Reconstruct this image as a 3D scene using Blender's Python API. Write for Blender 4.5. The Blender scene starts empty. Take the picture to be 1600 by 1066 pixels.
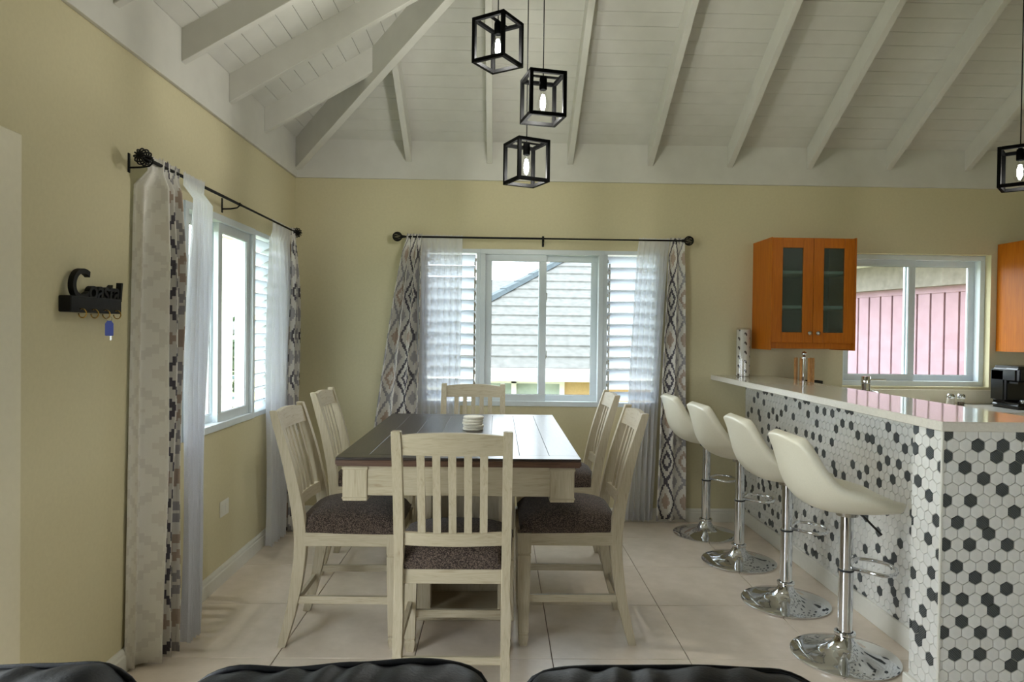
import bpy, bmesh, math, random
from mathutils import Vector, Matrix
random.seed(7)
SC = bpy.context.scene
COL = SC.collection
PI = math.pi

# ------------------------------------------------------------------ camera
H_CAM = 1.4233
PITCH, YAW, ROLL = -0.0129, 0.0193, 0.0124
fwd = Vector((math.sin(YAW)*math.cos(PITCH), math.cos(YAW)*math.cos(PITCH), math.sin(PITCH)))
right = Vector((math.cos(YAW), -math.sin(YAW), 0)); up = right.cross(fwd)
r2 = right*math.cos(ROLL) + up*math.sin(ROLL); u2 = up*math.cos(ROLL) - right*math.sin(ROLL)
cam_d = bpy.data.cameras.new('camera'); cam = bpy.data.objects.new('camera', cam_d); COL.objects.link(cam)
cam_d.sensor_width = 36; cam_d.lens = 1085.64/1600*36; cam_d.clip_start = 0.05; cam_d.clip_end = 400
M3 = Matrix((r2, u2, -fwd)).transposed()
cam.matrix_world = Matrix.Translation((0, 0, H_CAM)) @ M3.to_4x4()
SC.camera = cam
# ------------------------------------------------------------------ world, lights, exposure
W = bpy.data.worlds.new('overcast_sky'); SC.world = W; W.use_nodes = True
bg = W.node_tree.nodes['Background']; bg.inputs[0].default_value = (0.86, 0.94, 1.0, 1); bg.inputs[1].default_value = 9.0
def area(name, loc, rot, sx, sy, power, col):
    l = bpy.data.lights.new(name, 'AREA'); l.shape = 'RECTANGLE'; l.size = sx; l.size_y = sy; l.energy = power; l.color = col
    o = bpy.data.objects.new(name, l); COL.objects.link(o); o.location = loc; o.rotation_euler = rot; return o
area('patio_door_daylight', (-1.62, 1.03, 1.05), (0, -PI/2, 0), 1.9, 1.9, 8, (0.93, 0.97, 1.0))
vs = SC.view_settings
vs.view_transform = 'Standard'; vs.look = 'None'; vs.exposure = 0.0; vs.gamma = 1.0; vs.use_curve_mapping = False

# ------------------------------------------------------------------ constants
XL, XR, YB, YF = -1.535, 5.2, 5.236, -2.34
HW = 2.556                       # top of painted wall
ZB, T = 2.84, 0.583              # underside of ceiling boards at the frieze, pitch
XLf, YBf = XL+0.02, YB-0.02
YR = (YBf + (YF+0.02))/2         # ridge
ZR = ZB + T*(YBf-YR)

# ------------------------------------------------------------------ node helpers
def new_mat(name):
    m = bpy.data.materials.new(name); m.use_nodes = True
    return m, m.node_tree, m.node_tree.nodes['Principled BSDF']
def lin(c):
    return tuple(((x/255)/12.92 if x/255 <= .04045 else ((x/255+.055)/1.055)**2.4) for x in c)
def col4(c): return (*lin(c), 1)
class X:                                     # tiny shader-math expression
    def __init__(s, nt, v): s.nt, s.v = nt, v
    def _op(s, op, o=None, c=None):
        n = s.nt.nodes.new('ShaderNodeMath'); n.operation = op
        for i, a in enumerate((s, o, c)):
            if a is None: continue
            a = a.v if isinstance(a, X) else a
            if isinstance(a, (int, float)): n.inputs[i].default_value = a
            else: s.nt.links.new(a, n.inputs[i])
        return X(s.nt, n.outputs[0])
    def __add__(s, o): return s._op('ADD', o)
    def __sub__(s, o): return s._op('SUBTRACT', o)
    def __mul__(s, o): return s._op('MULTIPLY', o)
    def lt(s, o): return s._op('LESS_THAN', o)
    def gt(s, o): return s._op('GREATER_THAN', o)
    def fract(s): return s._op('FRACT')
    def floor(s): return s._op('FLOOR')
    def abs(s): return s._op('ABSOLUTE')
    def mod(s, o): return s._op('FLOORED_MODULO', o)
def noise(nt, scale, detail=3, rough=.55, coord='Object', stretch=(1, 1, 1), dist=0):
    tc = nt.nodes.new('ShaderNodeTexCoord'); mp = nt.nodes.new('ShaderNodeMapping'); nz = nt.nodes.new('ShaderNodeTexNoise')
    mp.inputs['Scale'].default_value = stretch
    nt.links.new(tc.outputs[coord], mp.inputs[0]); nt.links.new(mp.outputs[0], nz.inputs['Vector'])
    nz.inputs['Scale'].default_value = scale; nz.inputs['Detail'].default_value = detail
    nz.inputs['Roughness'].default_value = rough; nz.inputs['Distortion'].default_value = dist
    return nz.outputs['Fac']
def ramp(nt, fac, stops):
    r = nt.nodes.new('ShaderNodeValToRGB'); el = r.color_ramp.elements
    while len(el) < len(stops): el.new(.5)
    for e, (p, c) in zip(el, stops): e.position = p; e.color = col4(c)
    nt.links.new(fac, r.inputs[0]); return r.outputs[0]
def mix(nt, fac, a, b):
    n = nt.nodes.new('ShaderNodeMix'); n.data_type = 'RGBA'
    for s, v in ((n.inputs[0], fac), (n.inputs[6], a), (n.inputs[7], b)):
        v = v.v if isinstance(v, X) else v
        if isinstance(v, (int, float, tuple)): s.default_value = v
        else: nt.links.new(v, s)
    return n.outputs[2]
def bump(nt, b, h, strength, dist=.002):
    n = nt.nodes.new('ShaderNodeBump'); n.inputs['Strength'].default_value = strength; n.inputs['Distance'].default_value = dist
    nt.links.new(h, n.inputs['Height']); nt.links.new(n.outputs[0], b.inputs['Normal'])
def plain(name, c, rough=.5, metal=0, spec=.5, nscale=0, vary=6, bmp=0):
    m, nt, b = new_mat(name)
    b.inputs['Roughness'].default_value = rough; b.inputs['Metallic'].default_value = metal; b.inputs['Specular IOR Level'].default_value = spec
    if nscale:
        f = noise(nt, nscale)
        c2 = tuple(max(0, x-vary) for x in c); c3 = tuple(min(255, x+vary) for x in c)
        nt.links.new(ramp(nt, f, [(.3, c2), (.7, c3)]), b.inputs['Base Color'])
        if bmp: bump(nt, b, f, bmp)
    else: b.inputs['Base Color'].default_value = col4(c)
    return m
MAT = {}
MAT['wall'] = plain('painted_wall', (209, 200, 165), .75, spec=.25, nscale=60, vary=2, bmp=.05)
MAT['jamb'] = plain('cream_gloss_paint', (226, 219, 194), .45, nscale=40, vary=2)
MAT['ceil'] = plain('white_ceiling_paint', (211, 209, 201), .55, spec=.3, nscale=8, vary=3)
MAT['gap'] = plain('board_gap', (150, 148, 138), .9)
MAT['trim'] = plain('white_trim_paint', (224, 222, 212), .45, nscale=30, vary=2)
MAT['grout'] = plain('brown_grout', (112, 92, 74), .9)
MAT['pvc'] = plain('white_window_frame', (214, 222, 226), .35, nscale=20, vary=2)
MAT['gasket'] = plain('black_gasket', (40, 44, 48), .6)
MAT['louver'] = plain('white_louvre', (226, 230, 234), .35, nscale=30, vary=3)
MAT['cage'] = plain('matt_black_cage', (7, 7, 7), .7, spec=.06, nscale=50, vary=2)
m, nt, b = new_mat('frosted_white_louvre'); MAT['louver'] = m
tl = nt.nodes.new('ShaderNodeBsdfTranslucent'); tl.inputs[0].default_value = (.86, .9, .94, 1); mx = nt.nodes.new('ShaderNodeMixShader'); mx.inputs[0].default_value = .45
b.inputs['Base Color'].default_value = col4((232, 236, 240)); b.inputs['Roughness'].default_value = .35
nt.links.new(b.outputs[0], mx.inputs[1]); nt.links.new(tl.outputs[0], mx.inputs[2]); nt.links.new(mx.outputs[0], nt.nodes['Material Output'].inputs[0])
MAT['iron'] = plain('black_iron', (16, 16, 16), .6, metal=0, spec=.25, nscale=50, vary=4)
MAT['chrome'] = plain('chrome', (225, 227, 230), .05, metal=1)
MAT['steel'] = plain('brushed_steel', (190, 188, 182), .25, metal=1)
MAT['brass'] = plain('brass', (196, 160, 84), .25, metal=1)
MAT['blackp'] = plain('black_plastic', (14, 14, 16), .22)
MAT['leather'] = plain('black_leather', (8, 9, 12), .5, spec=.22, nscale=160, vary=5, bmp=.3)
MAT['cream_leather'] = plain('cream_leather', (233, 228, 208), .36, nscale=220, vary=3, bmp=.08)
MAT['blue'] = plain('blue_plastic', (24, 62, 190), .3)
MAT['quartz'] = plain('white_quartz', (226, 221, 210), .07, nscale=120, vary=5)
MAT['ceramic'] = plain('ceramic', (214, 208, 190), .5, nscale=60, vary=8)
MAT['socket'] = plain('white_plastic', (226, 224, 214), .35)
MAT['dowel'] = plain('pale_dowel_wood', (196, 142, 78), .5, nscale=40, vary=12)
MAT['shelfw'] = plain('white_shelf', (244, 246, 242), .5)
MAT['cabin'] = plain('cabinet_inside', (96, 104, 96), .7)
# wood
def wood(name, stops, stretch, scale, rough=.5, dist=1.2, b_=.12, coat=0):
    m, nt, b = new_mat(name)
    f = noise(nt, scale, 5, .6, stretch=stretch, dist=dist)
    nt.links.new(ramp(nt, f, stops), b.inputs['Base Color'])
    b.inputs['Roughness'].default_value = rough; bump(nt, b, f, b_)
    b.inputs['Coat Weight'].default_value = coat; b.inputs['Coat Roughness'].default_value = .12
    return m
CH = [(.2, (150, 133, 106)), (.42, (176, 164, 138)), (.7, (187, 176, 152))]
MAT['chair_v'] = wood('antique_white_wood_upright', CH, (14, 14, 1.2), 6)
MAT['chair_x'] = wood('antique_white_wood_across', CH, (1.2, 14, 14), 6)
MAT['chair_y'] = wood('antique_white_wood_along', CH, (14, 1.2, 14), 6)
TB = [(.25, (30, 24, 21)), (.5, (50, 42, 37)), (.75, (70, 60, 53))]
MAT['table_y'] = wood('dark_table_wood_along', TB, (9, .8, 9), 7, .34, 2.5, .1, .1)
MAT['table_x'] = wood('dark_table_wood_across', TB, (.8, 9, 9), 7, .34, 2.5, .1, .1)
MAT['table_edge'] = wood('brown_table_edge', [(.3, (66, 44, 32)), (.7, (104, 76, 58))], (.8, .8, 9), 8, .4)
MAT['cab'] = wood('orange_cabinet_wood', [(.3, (170, 92, 10)), (.6, (188, 106, 16)), (.8, (198, 116, 24))], (14, 14, 1), 5, .32, .6, .03)
MAT['cab'].node_tree.nodes['Principled BSDF'].inputs['Specular IOR Level'].default_value = .18; MAT['cab'].node_tree.nodes['Principled BSDF'].inputs['Roughness'].default_value = .4
# floor tile
m, nt, b = new_mat('beige_floor_tile'); MAT['tile'] = m
oi = nt.nodes.new('ShaderNodeObjectInfo')
f = noise(nt, 9, 4, .6); c = ramp(nt, f, [(.3, (216, 202, 185)), (.7, (228, 214, 198))])
hs = nt.nodes.new('ShaderNodeHueSaturation'); nt.links.new(c, hs.inputs['Color'])
v = X(nt, oi.outputs['Random'])*0.06 + 0.97; nt.links.new(v.v, hs.inputs['Value']); nt.links.new(hs.outputs[0], b.inputs['Base Color'])
b.inputs['Roughness'].default_value = .27; b.inputs['Specular IOR Level'].default_value = .45
# tweed seat
m, nt, b = new_mat('brown_tweed'); MAT['tweed'] = m
tc = nt.nodes.new('ShaderNodeTexCoord'); vo = nt.nodes.new('ShaderNodeTexVoronoi'); vo.inputs['Scale'].default_value = 330
nt.links.new(tc.outputs['Object'], vo.inputs['Vector'])
sp = nt.nodes.new('ShaderNodeSeparateColor'); nt.links.new(vo.outputs['Color'], sp.inputs[0])
nt.links.new(ramp(nt, sp.outputs[0], [(.2, (46, 38, 34)), (.55, (78, 66, 58)), (.92, (112, 97, 86))]), b.inputs['Base Color'])
b.inputs['Roughness'].default_value = .95; b.inputs['Specular IOR Level'].default_value = .15; bump(nt, b, vo.outputs['Distance'], .6, .003)
b.inputs['Sheen Weight'].default_value = .12
# hex tiles
m, nt, b = new_mat('white_marble_hex'); MAT['hexw'] = m
f = noise(nt, 7, 6, .7, coord='Object', dist=2.5)
oi = nt.nodes.new('ShaderNodeObjectInfo')
nt.links.new(mix(nt, X(nt, oi.outputs['Random'])*.35, ramp(nt, f, [(.28, (176, 176, 174)), (.36, (226, 226, 222)), (.7, (236, 235, 230))]), col4((210, 207, 198))), b.inputs['Base Color'])
b.inputs['Roughness'].default_value = .3
m, nt, b = new_mat('charcoal_ribbed_hex'); MAT['hexd'] = m
tc = nt.nodes.new('ShaderNodeTexCoord'); wv = nt.nodes.new('ShaderNodeTexWave'); wv.inputs['Scale'].default_value = 70; wv.bands_direction = 'DIAGONAL'
nt.links.new(tc.outputs['Object'], wv.inputs['Vector'])
nt.links.new(ramp(nt, wv.outputs['Fac'], [(.2, (48, 53, 55)), (.8, (84, 90, 92))]), b.inputs['Base Color']); bump(nt, b, wv.outputs['Fac'], .5, .002)
b.inputs['Roughness'].default_value = .35
MAT['hexgrout'] = plain('pale_grout', (205, 203, 196), .8)
# glass / frosted / sheer
def glass(name, tint, gloss, rough=.02):
    m = bpy.data.materials.new(name); m.use_nodes = True; nt = m.node_tree; nt.nodes.clear()
    o = nt.nodes.new('ShaderNodeOutputMaterial'); t = nt.nodes.new('ShaderNodeBsdfTransparent'); g = nt.nodes.new('ShaderNodeBsdfGlossy'); mx = nt.nodes.new('ShaderNodeMixShader')
    t.inputs[0].default_value = (*tint, 1); g.inputs['Roughness'].default_value = rough; mx.inputs[0].default_value = gloss
    nt.links.new(t.outputs[0], mx.inputs[1]); nt.links.new(g.outputs[0], mx.inputs[2]); nt.links.new(mx.outputs[0], o.inputs[0]); return m
MAT['glass'] = glass('window_glass', (.95, .965, .965), .025)
MAT['bulbglass'] = glass('clear_bulb_glass', (.97, .97, .97), .08)
MAT['wrap'] = glass('clear_wrap', (.96, .96, .95), .1, .08)
m, nt, b = new_mat('frosted_glass'); MAT['frost'] = m
tr = nt.nodes.new('ShaderNodeBsdfTransparent'); tr.inputs[0].default_value = (.75, .86, .82, 1); mx = nt.nodes.new('ShaderNodeMixShader')
b.inputs['Base Color'].default_value = col4((92, 100, 88)); b.inputs['Roughness'].default_value = .35; mx.inputs[0].default_value = .32
nt.links.new(tr.outputs[0], mx.inputs[1]); nt.links.new(b.outputs[0], mx.inputs[2]); nt.links.new(mx.outputs[0], nt.nodes['Material Output'].inputs[0])
m = bpy.data.materials.new('white_sheer_voile'); m.use_nodes = True; nt = m.node_tree; nt.nodes.clear(); MAT['sheer'] = m
o = nt.nodes.new('ShaderNodeOutputMaterial'); t = nt.nodes.new('ShaderNodeBsdfTransparent'); d = nt.nodes.new('ShaderNodeBsdfDiffuse'); tl = nt.nodes.new('ShaderNodeBsdfTranslucent')
m1 = nt.nodes.new('ShaderNodeMixShader'); m2 = nt.nodes.new('ShaderNodeMixShader')
d.inputs[0].default_value = (.86, .86, .9, 1); tl.inputs[0].default_value = (.86, .87, .92, 1); m1.inputs[0].default_value = .5
tc = nt.nodes.new('ShaderNodeTexCoord'); wv = nt.nodes.new('ShaderNodeTexNoise'); wv.inputs['Scale'].default_value = 260
nt.links.new(tc.outputs['UV'], wv.inputs['Vector']); mr = X(nt, wv.outputs['Fac'])*.3 + .62; nt.links.new(mr.v, m2.inputs[0])
nt.links.new(d.outputs[0], m1.inputs[1]); nt.links.new(tl.outputs[0], m1.inputs[2]); nt.links.new(t.outputs[0], m2.inputs[1]); nt.links.new(m1.outputs[0], m2.inputs[2]); nt.links.new(m2.outputs[0], o.inputs[0])
# ikat curtain
def ikat(name, fade):
    m, nt, b = new_mat(name)
    uv = nt.nodes.new('ShaderNodeUVMap'); sx = nt.nodes.new('ShaderNodeSeparateXYZ'); nt.links.new(uv.outputs[0], sx.inputs[0])
    q = .013
    u = (X(nt, sx.outputs[0])*(1/q)).floor()*q; v = (X(nt, sx.outputs[1])*(1/q)).floor()*q
    U = u*(1/.21); V = v*(1/.305)
    d = (U.fract()-.5).abs()*2; e = (V.fract()-.5).abs()*2; mm = d+e
    par = U.floor().mod(2); parv = V.floor().mod(2)
    line = (mm-1).abs().lt(.13)
    fill = mm.lt(.42)*parv.lt(.5); ring = (mm-.42).abs().lt(.13)*parv.gt(.5); fill2 = mm.gt(1.62)
    base = col4((222, 218, 210)); grey = col4((150, 147, 150)); navy = col4((62, 58, 72)); taupe = col4((176, 155, 138)); lg = col4((166, 162, 164))
    if fade:
        base = col4((236, 233, 224)); grey = navy = col4((224, 220, 211)); taupe = lg = col4((226, 221, 211))
    c = mix(nt, fill, base, taupe); c = mix(nt, fill2, c, lg)
    lc = mix(nt, par, grey, navy); rc = mix(nt, par, taupe, navy)
    c = mix(nt, ring, c, rc); c = mix(nt, line, c, lc)
    f = noise(nt, 420, 2); c = mix(nt, X(nt, f)*.25, c, col4((190, 186, 182)))
    nt.links.new(c, b.inputs['Base Color']); b.inputs['Roughness'].default_value = .9; b.inputs['Specular IOR Level'].default_value = .1
    return m
MAT['ikat'] = ikat('ikat_print_fabric', False); MAT['ikat_back'] = ikat('ikat_fabric_reverse', True)
# outside
MAT['roof'] = plain('grey_roof_shingle', (93, 93, 90), .8, nscale=9, vary=9, bmp=.2)
MAT['roofcap'] = plain('slate_ridge_cap', (62, 72, 77), .8, nscale=9, vary=6)
MAT['fascia'] = plain('white_fascia', (228, 226, 222), .6)
MAT['stucco'] = plain('tan_stucco', (184, 156, 112), .85, nscale=30, vary=5)
MAT['darkpane'] = plain('reflective_pane', (150, 162, 158), .1, nscale=3, vary=20)
MAT['mauve'] = plain('mauve_painted_board', (158, 128, 140), .7, nscale=6, vary=6)
MAT['mauve_gap'] = plain('dark_board_gap', (84, 58, 66), .9)
MAT['beam'] = plain('weathered_beam', (128, 122, 116), .8, nscale=12, vary=10)
MAT['ground'] = plain('dry_grass', (128, 132, 92), .95, nscale=.6, vary=22)
MAT['leaf'] = plain('leaf_green', (62, 78, 52), .7, nscale=5, vary=18)
MAT['leaf2'] = plain('leaf_pale_green', (88, 102, 66), .7, nscale=5, vary=18)
MAT['bark'] = plain('bark', (104, 88, 70), .9, nscale=12, vary=10)
MAT['rail'] = plain('teal_railing', (70, 100, 104), .5)
m, nt, b = new_mat('lit_filament'); MAT['fil'] = m
b.inputs['Base Color'].default_value = (1, 1, 1, 1); b.inputs['Emission Color'].default_value = (.92, 1, .95, 1); b.inputs['Emission Strength'].default_value = 40

# ------------------------------------------------------------------ object helpers
def obj(name, me, mat=None, parent=None, loc=None, rot=None):
    if isinstance(me, bmesh.types.BMesh):
        b = me; me = bpy.data.meshes.new(name); b.normal_update(); b.to_mesh(me); b.free()
    if mat is not None and len(me.materials) == 0: me.materials.append(MAT[mat] if isinstance(mat, str) else mat)
    o = bpy.data.objects.new(name, me); COL.objects.link(o)
    if parent is not None: o.parent = parent
    if loc is not None: o.location = loc
    if rot is not None: o.rotation_euler = rot
    return o
def thing(name, label, cat, loc=(0, 0, 0), rz=0, group=None):
    o = bpy.data.objects.new(name, None); COL.objects.link(o); o.location = loc; o.rotation_euler = (0, 0, rz); o.empty_display_size = .1
    o['label'] = label; o['category'] = cat
    if group: o['group'] = group
    return o
def tag(o, label, cat, group=None):
    o['label'] = label; o['category'] = cat
    if group: o['group'] = group
    return o
def structure(o, label=None):
    o['kind'] = 'structure'
    if label: o['label'] = label
    return o
def smooth(o, ang=None):
    for p in o.data.polygons: p.use_smooth = True
    if ang:
        try: o.data.set_sharp_from_angle(angle=ang)
        except Exception: pass
    return o
def box_bm(lo, hi, bev=0, seg=1, bm=None):
    bm = bm or bmesh.new()
    r = bmesh.ops.create_cube(bm, size=1)
    vs_ = r['verts']
    for v in vs_:
        v.co = Vector(((lo[i]+hi[i])/2 + v.co[i]*(hi[i]-lo[i]) for i in range(3)))
    if bev:
        es = list({e for v in vs_ for e in v.link_edges})
        bmesh.ops.bevel(bm, geom=es, offset=bev, segments=seg, affect='EDGES', clamp_overlap=True)
    return bm
def box(name, lo, hi, mat, parent=None, bev=0, seg=1):
    return obj(name, box_bm(lo, hi, bev, seg), mat, parent)
def boxes(lst, bev=0):
    bm = bmesh.new()
    for lo, hi in lst:
        b2 = box_bm(lo, hi, bev); me = bpy.data.meshes.new('t'); b2.to_mesh(me); b2.free(); bm.from_mesh(me); bpy.data.meshes.remove(me)
    return bm
def prism(pts, axis, a, b):
    """pts: 2-D outline, extruded along axis ('x','y','z') from a to b"""
    bm = bmesh.new()
    def P(p, w):
        return {'x': (w, p[0], p[1]), 'y': (p[0], w, p[1]), 'z': (p[0], p[1], w)}[axis]
    A = [bm.verts.new(P(p, a)) for p in pts]; B = [bm.verts.new(P(p, b)) for p in pts]; n = len(pts)
    bm.faces.new(A); bm.faces.new(B[::-1])
    for i in range(n): bm.faces.new((A[i], B[i], B[(i+1) % n], A[(i+1) % n]))
    bmesh.ops.recalc_face_normals(bm, faces=bm.faces); return bm
def hexa(v8):
    bm = bmesh.new(); V = [bm.verts.new(p) for p in v8]
    for q in ((0, 1, 2, 3), (7, 6, 5, 4), (0, 4, 5, 1), (1, 5, 6, 2), (2, 6, 7, 3), (3, 7, 4, 0)): bm.faces.new([V[i] for i in q])
    bmesh.ops.recalc_face_normals(bm, faces=bm.faces); return bm
def lathe(prof, seg=32, bm=None, at=(0, 0, 0)):
    bm = bm or bmesh.new(); rings = []
    for r, z in prof:
        if r < 1e-6: rings.append([bm.verts.new((at[0], at[1], at[2]+z))])
        else: rings.append([bm.verts.new((at[0]+r*math.cos(2*PI*i/seg), at[1]+r*math.sin(2*PI*i/seg), at[2]+z)) for i in range(seg)])
    for A, B in zip(rings, rings[1:]):
        for i in range(seg):
            j = (i+1) % seg
            if len(A) == 1 and len(B) == 1: continue
            if len(A) == 1: bm.faces.new((A[0], B[j], B[i]))
            elif len(B) == 1: bm.faces.new((A[i], A[j], B[0]))
            else: bm.faces.new((A[i], A[j], B[j], B[i]))
    bmesh.ops.recalc_face_normals(bm, faces=bm.faces); return bm
def tube(path, r, seg=10, closed=False, bm=None, caps=True):
    bm = bm or bmesh.new(); P = [Vector(p) for p in path]; n = len(P); rings = []; nrm = None
    for i in range(n):
        if closed: t = P[(i+1) % n]-P[i-1]
        else: t = P[min(i+1, n-1)]-P[max(i-1, 0)]
        t.normalize()
        if nrm is None:
            nrm = t.cross(Vector((0, 0, 1)))
            if nrm.length < .1: nrm = t.cross(Vector((1, 0, 0)))
        nrm = (nrm - t*nrm.dot(t)).normalized(); bn = t.cross(nrm)
        rr = r[i] if isinstance(r, (list, tuple)) else r
        rings.append([bm.verts.new(P[i]+nrm*rr*math.cos(2*PI*k/seg)+bn*rr*math.sin(2*PI*k/seg)) for k in range(seg)])
    for a in range(n if closed else n-1):
        A, B = rings[a], rings[(a+1) % n]
        for k in range(seg): bm.faces.new((A[k], A[(k+1) % seg], B[(k+1) % seg], B[k]))
    if caps and not closed: bm.faces.new(rings[0][::-1]); bm.faces.new(rings[-1])
    bmesh.ops.recalc_face_normals(bm, faces=bm.faces); return bm
def copy_tree(o, parent=None):
    c = o.copy(); COL.objects.link(c)
    if parent is not None: c.parent = parent
    for ch in list(o.children): copy_tree(ch, c)
    return c
def wall_cells(axis, a0, a1, u0, u1, z0, z1, holes):
    """axis 'x' or 'y': wall slab a0..a1 thick; u along the wall; holes = (u0,u1,z0,z1)"""
    us = sorted({u0, u1, *[h[0] for h in holes], *[h[1] for h in holes]}); zs = sorted({z0, z1, *[h[2] for h in holes], *[h[3] for h in holes]})
    L = []
    for i in range(len(us)-1):
        for j in range(len(zs)-1):
            cu, cz = (us[i]+us[i+1])/2, (zs[j]+zs[j+1])/2
            if any(h[0] < cu < h[1] and h[2] < cz < h[3] for h in holes): continue
            lo = (a0, us[i], zs[j]) if axis == 'x' else (us[i], a0, zs[j]); hi = (a1, us[i+1], zs[j+1]) if axis == 'x' else (us[i+1], a1, zs[j+1])
            L.append((lo, hi))
    bm = boxes(L); bmesh.ops.remove_doubles(bm, verts=bm.verts, dist=1e-5); return bm

# ================================================================== ROOM SHELL
WT = .16
WIN1 = (-.57, 1.214, .865, 2.045); WIN2 = (2.975, 4.805, .865, 2.045); WIN3 = (2.62, 3.75, 1.045, 2.055)
DOOR = (.07, 1.99, 0.0, 2.0)
structure(obj('wall_back', wall_cells('y', YB, YB+WT, XL-WT, XR+WT, -.1, ZB+.15, [WIN1, WIN3]), 'wall'), 'pale yellow painted wall with two windows')
structure(obj('wall_left', wall_cells('x', XL-WT, XL, YF-WT, YB, -.1, ZB+.15, [WIN2, DOOR]), 'wall'), 'pale yellow painted side wall with window')
structure(obj('wall_front', wall_cells('y', YF-WT, YF, XL-WT, XR+WT, -.1, ZB+.15, [(2.7, 4.1, .9, 2.1)]), 'wall'))  # unseen wall; its opening is added to let in frontal fill light
obj('fill_opening_frame', boxes([((x, YF-.1, .9), (x+.05, YF-.03, 2.1)) for x in (2.7, 3.375, 4.05)]), 'trim', bpy.data.objects['wall_front'])  # bars across the added fill opening behind the camera
structure(obj('wall_right', prism([(YF-WT, -.1), (YB+WT, -.1), (YB+WT, ZB), (YR, ZR+.2), (YF-WT, ZB)], 'x', XR, XR+WT), 'wall'))
# floor with tiles
fl = structure(box('floor', (XL-.1, YF-.1, -.1), (XR+.1, YB+.1, -.006), 'grout'), 'beige square tiled floor')
x0, y0, S, g = -.9495, 3.0078, .6, .0035
tme = {}
for i in range(-2, 12):
    for j in range(-10, 5):
        a, b_, c, d = x0+i*S+g/2, x0+(i+1)*S-g/2, y0+j*S+g/2, y0+(j+1)*S-g/2
        a, b_, c, d = max(a, XL), min(b_, XR), max(c, YF), min(d, YB)
        if b_-a < .01 or d-c < .01: continue
        k = (round(b_-a, 4), round(d-c, 4))
        if k not in tme:
            bm = box_bm((0, 0, -.006), (k[0], k[1], 0), .0012); me = bpy.data.meshes.new('floor_tile'); bm.to_mesh(me); bm.free(); me.materials.append(MAT['tile']); tme[k] = me
        obj('floor_tile', tme[k], None, fl, (a, c, 0))
# ceiling: backing, planks, rafters, frieze boards
XH = XLf + (YBf-YR)
bm = bmesh.new()
o_ = .035
def cv(x, y, z): return bm.verts.new((x, y, z+o_))
A, B_, C_, D_ = cv(XLf-.2, YBf+.2, ZB-.2*T), cv(XR+.1, YBf+.2, ZB-.2*T), cv(XR+.1, YR, ZR), cv(XH, YR, ZR)
E_, F_ = cv(XLf-.2, YF-.18, ZB-.2*T), cv(XR+.1, YF-.18, ZB-.2*T)
bm.faces.new((A, B_, C_, D_)); bm.faces.new((A, D_, E_)); bm.faces.new((E_, D_, C_, F_))
r = bmesh.ops.extrude_face_region(bm, geom=bm.faces[:])
for v in [e for e in r['geom'] if isinstance(e, bmesh.types.BMVert)]: v.co.z += .08
bmesh.ops.recalc_face_normals(bm, faces=bm.faces)
ce = structure(obj('ceiling', bm, 'gap'), 'white boarded hip ceiling with exposed rafters')
cs = 1/math.sqrt(1+T*T); PW = .1
def plank(p4, th=.014):
    # p4: underside corners, thickened upward
    return hexa([*p4, *[(p[0], p[1], p[2]+th) for p in p4]])
k = 0
while True:
    d0, d1 = k*PW*cs+.0016, (k+1)*PW*cs-.0016
    if YBf-d1 < YR: break
    ya, yb, za, zb = YBf-d0, YBf-d1, ZB+T*d0, ZB+T*d1
    obj('ceiling_plank', plank([(XLf+d0, ya, za), (XR, ya, za), (XR, yb, zb), (XLf+d1, yb, zb)]), 'ceil', ce)
    xa, xb = XLf+d0, XLf+d1; n0, n1 = YF+.02+d0, YF+.02+d1
    obj('ceiling_plank', plank([(xa, n0, za), (xa, YBf-d0, za), (xb, YBf-d1, zb), (xb, n1, zb)]), 'ceil', ce)
    k += 1
RD, RW = .16, .042
def rafter(name, p, q, side, w, drop):
    # p,q = (x,y) of ends on plan, z from the distance d to the wall line
    (x1, y1, d1), (x2, y2, d2) = p, q; s = Vector(side).normalized()*w/2
    zt1, zt2 = ZB+T*d1+.002, ZB+T*d2+.002
    v = []
    for (xx, yy, zt) in ((x1, y1, zt1), (x2, y2, zt2)):
        for sg in (-1, 1):
            v += [(xx+sg*s.x, yy+sg*s.y, zt-drop), (xx+sg*s.x, yy+sg*s.y, zt)]
    a = [v[0], v[2], v[3], v[1]]; b2 = [v[4], v[6], v[7], v[5]]
    bm = hexa(a+b2); bmesh.ops.bevel(bm, geom=bm.edges[:], offset=.002, segments=1, affect='EDGES')
    obj(name, bm, 'ceil', ce)
for i in range(-2, 8):
    x = .52+.603*i
    if x-XLf < .4: continue
    e = min(x-XLf-.02, YBf-YR)
    rafter('rafter', (x, YBf, 0), (x, YBf-e, e), (1, 0), RW, RD)
for i in range(-9, 3):
    y = 3.352+.58*i
    e = min(YBf-y, y-(YF+.02))-.02
    if e < .35: continue
    rafter('rafter', (XLf, y, 0), (XLf+e, y, e), (0, 1), RW, RD)
rafter('hip_rafter', (XLf, YBf, 0), (XH, YR, YBf-YR), (1, 1), .055, .235)
rafter('hip_rafter', (XLf, YF+.02, 0), (XH, YR, YBf-YR), (1, -1), .055, .235)
box('frieze_board', (XL, YBf, HW), (XR, YB, ZB+.03), 'ceil', ce, .002)
box('frieze_board', (XL, YF, HW), (XLf, YBf, ZB+.03), 'ceil', ce, .002)
box('frieze_board', (XL, YF, HW), (XR, YF+.02, ZB+.03), 'ceil', ce, .002)
# baseboards: stepped profile
BP = [(0, 0), (.016, 0), (.016, .068), (.012, .074), (.012, .086), (.006, .1), (0, .1)]
structure(obj('baseboard_left', prism([(XL+a, z) for a, z in BP], 'y', 2.08, YB), 'trim'), 'white moulded baseboard under the side window')
structure(obj('baseboard_back', prism([(YB-a, z) for a, z in BP], 'x', XL, 1.87), 'trim'), 'white moulded baseboard under the back window')

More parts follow.
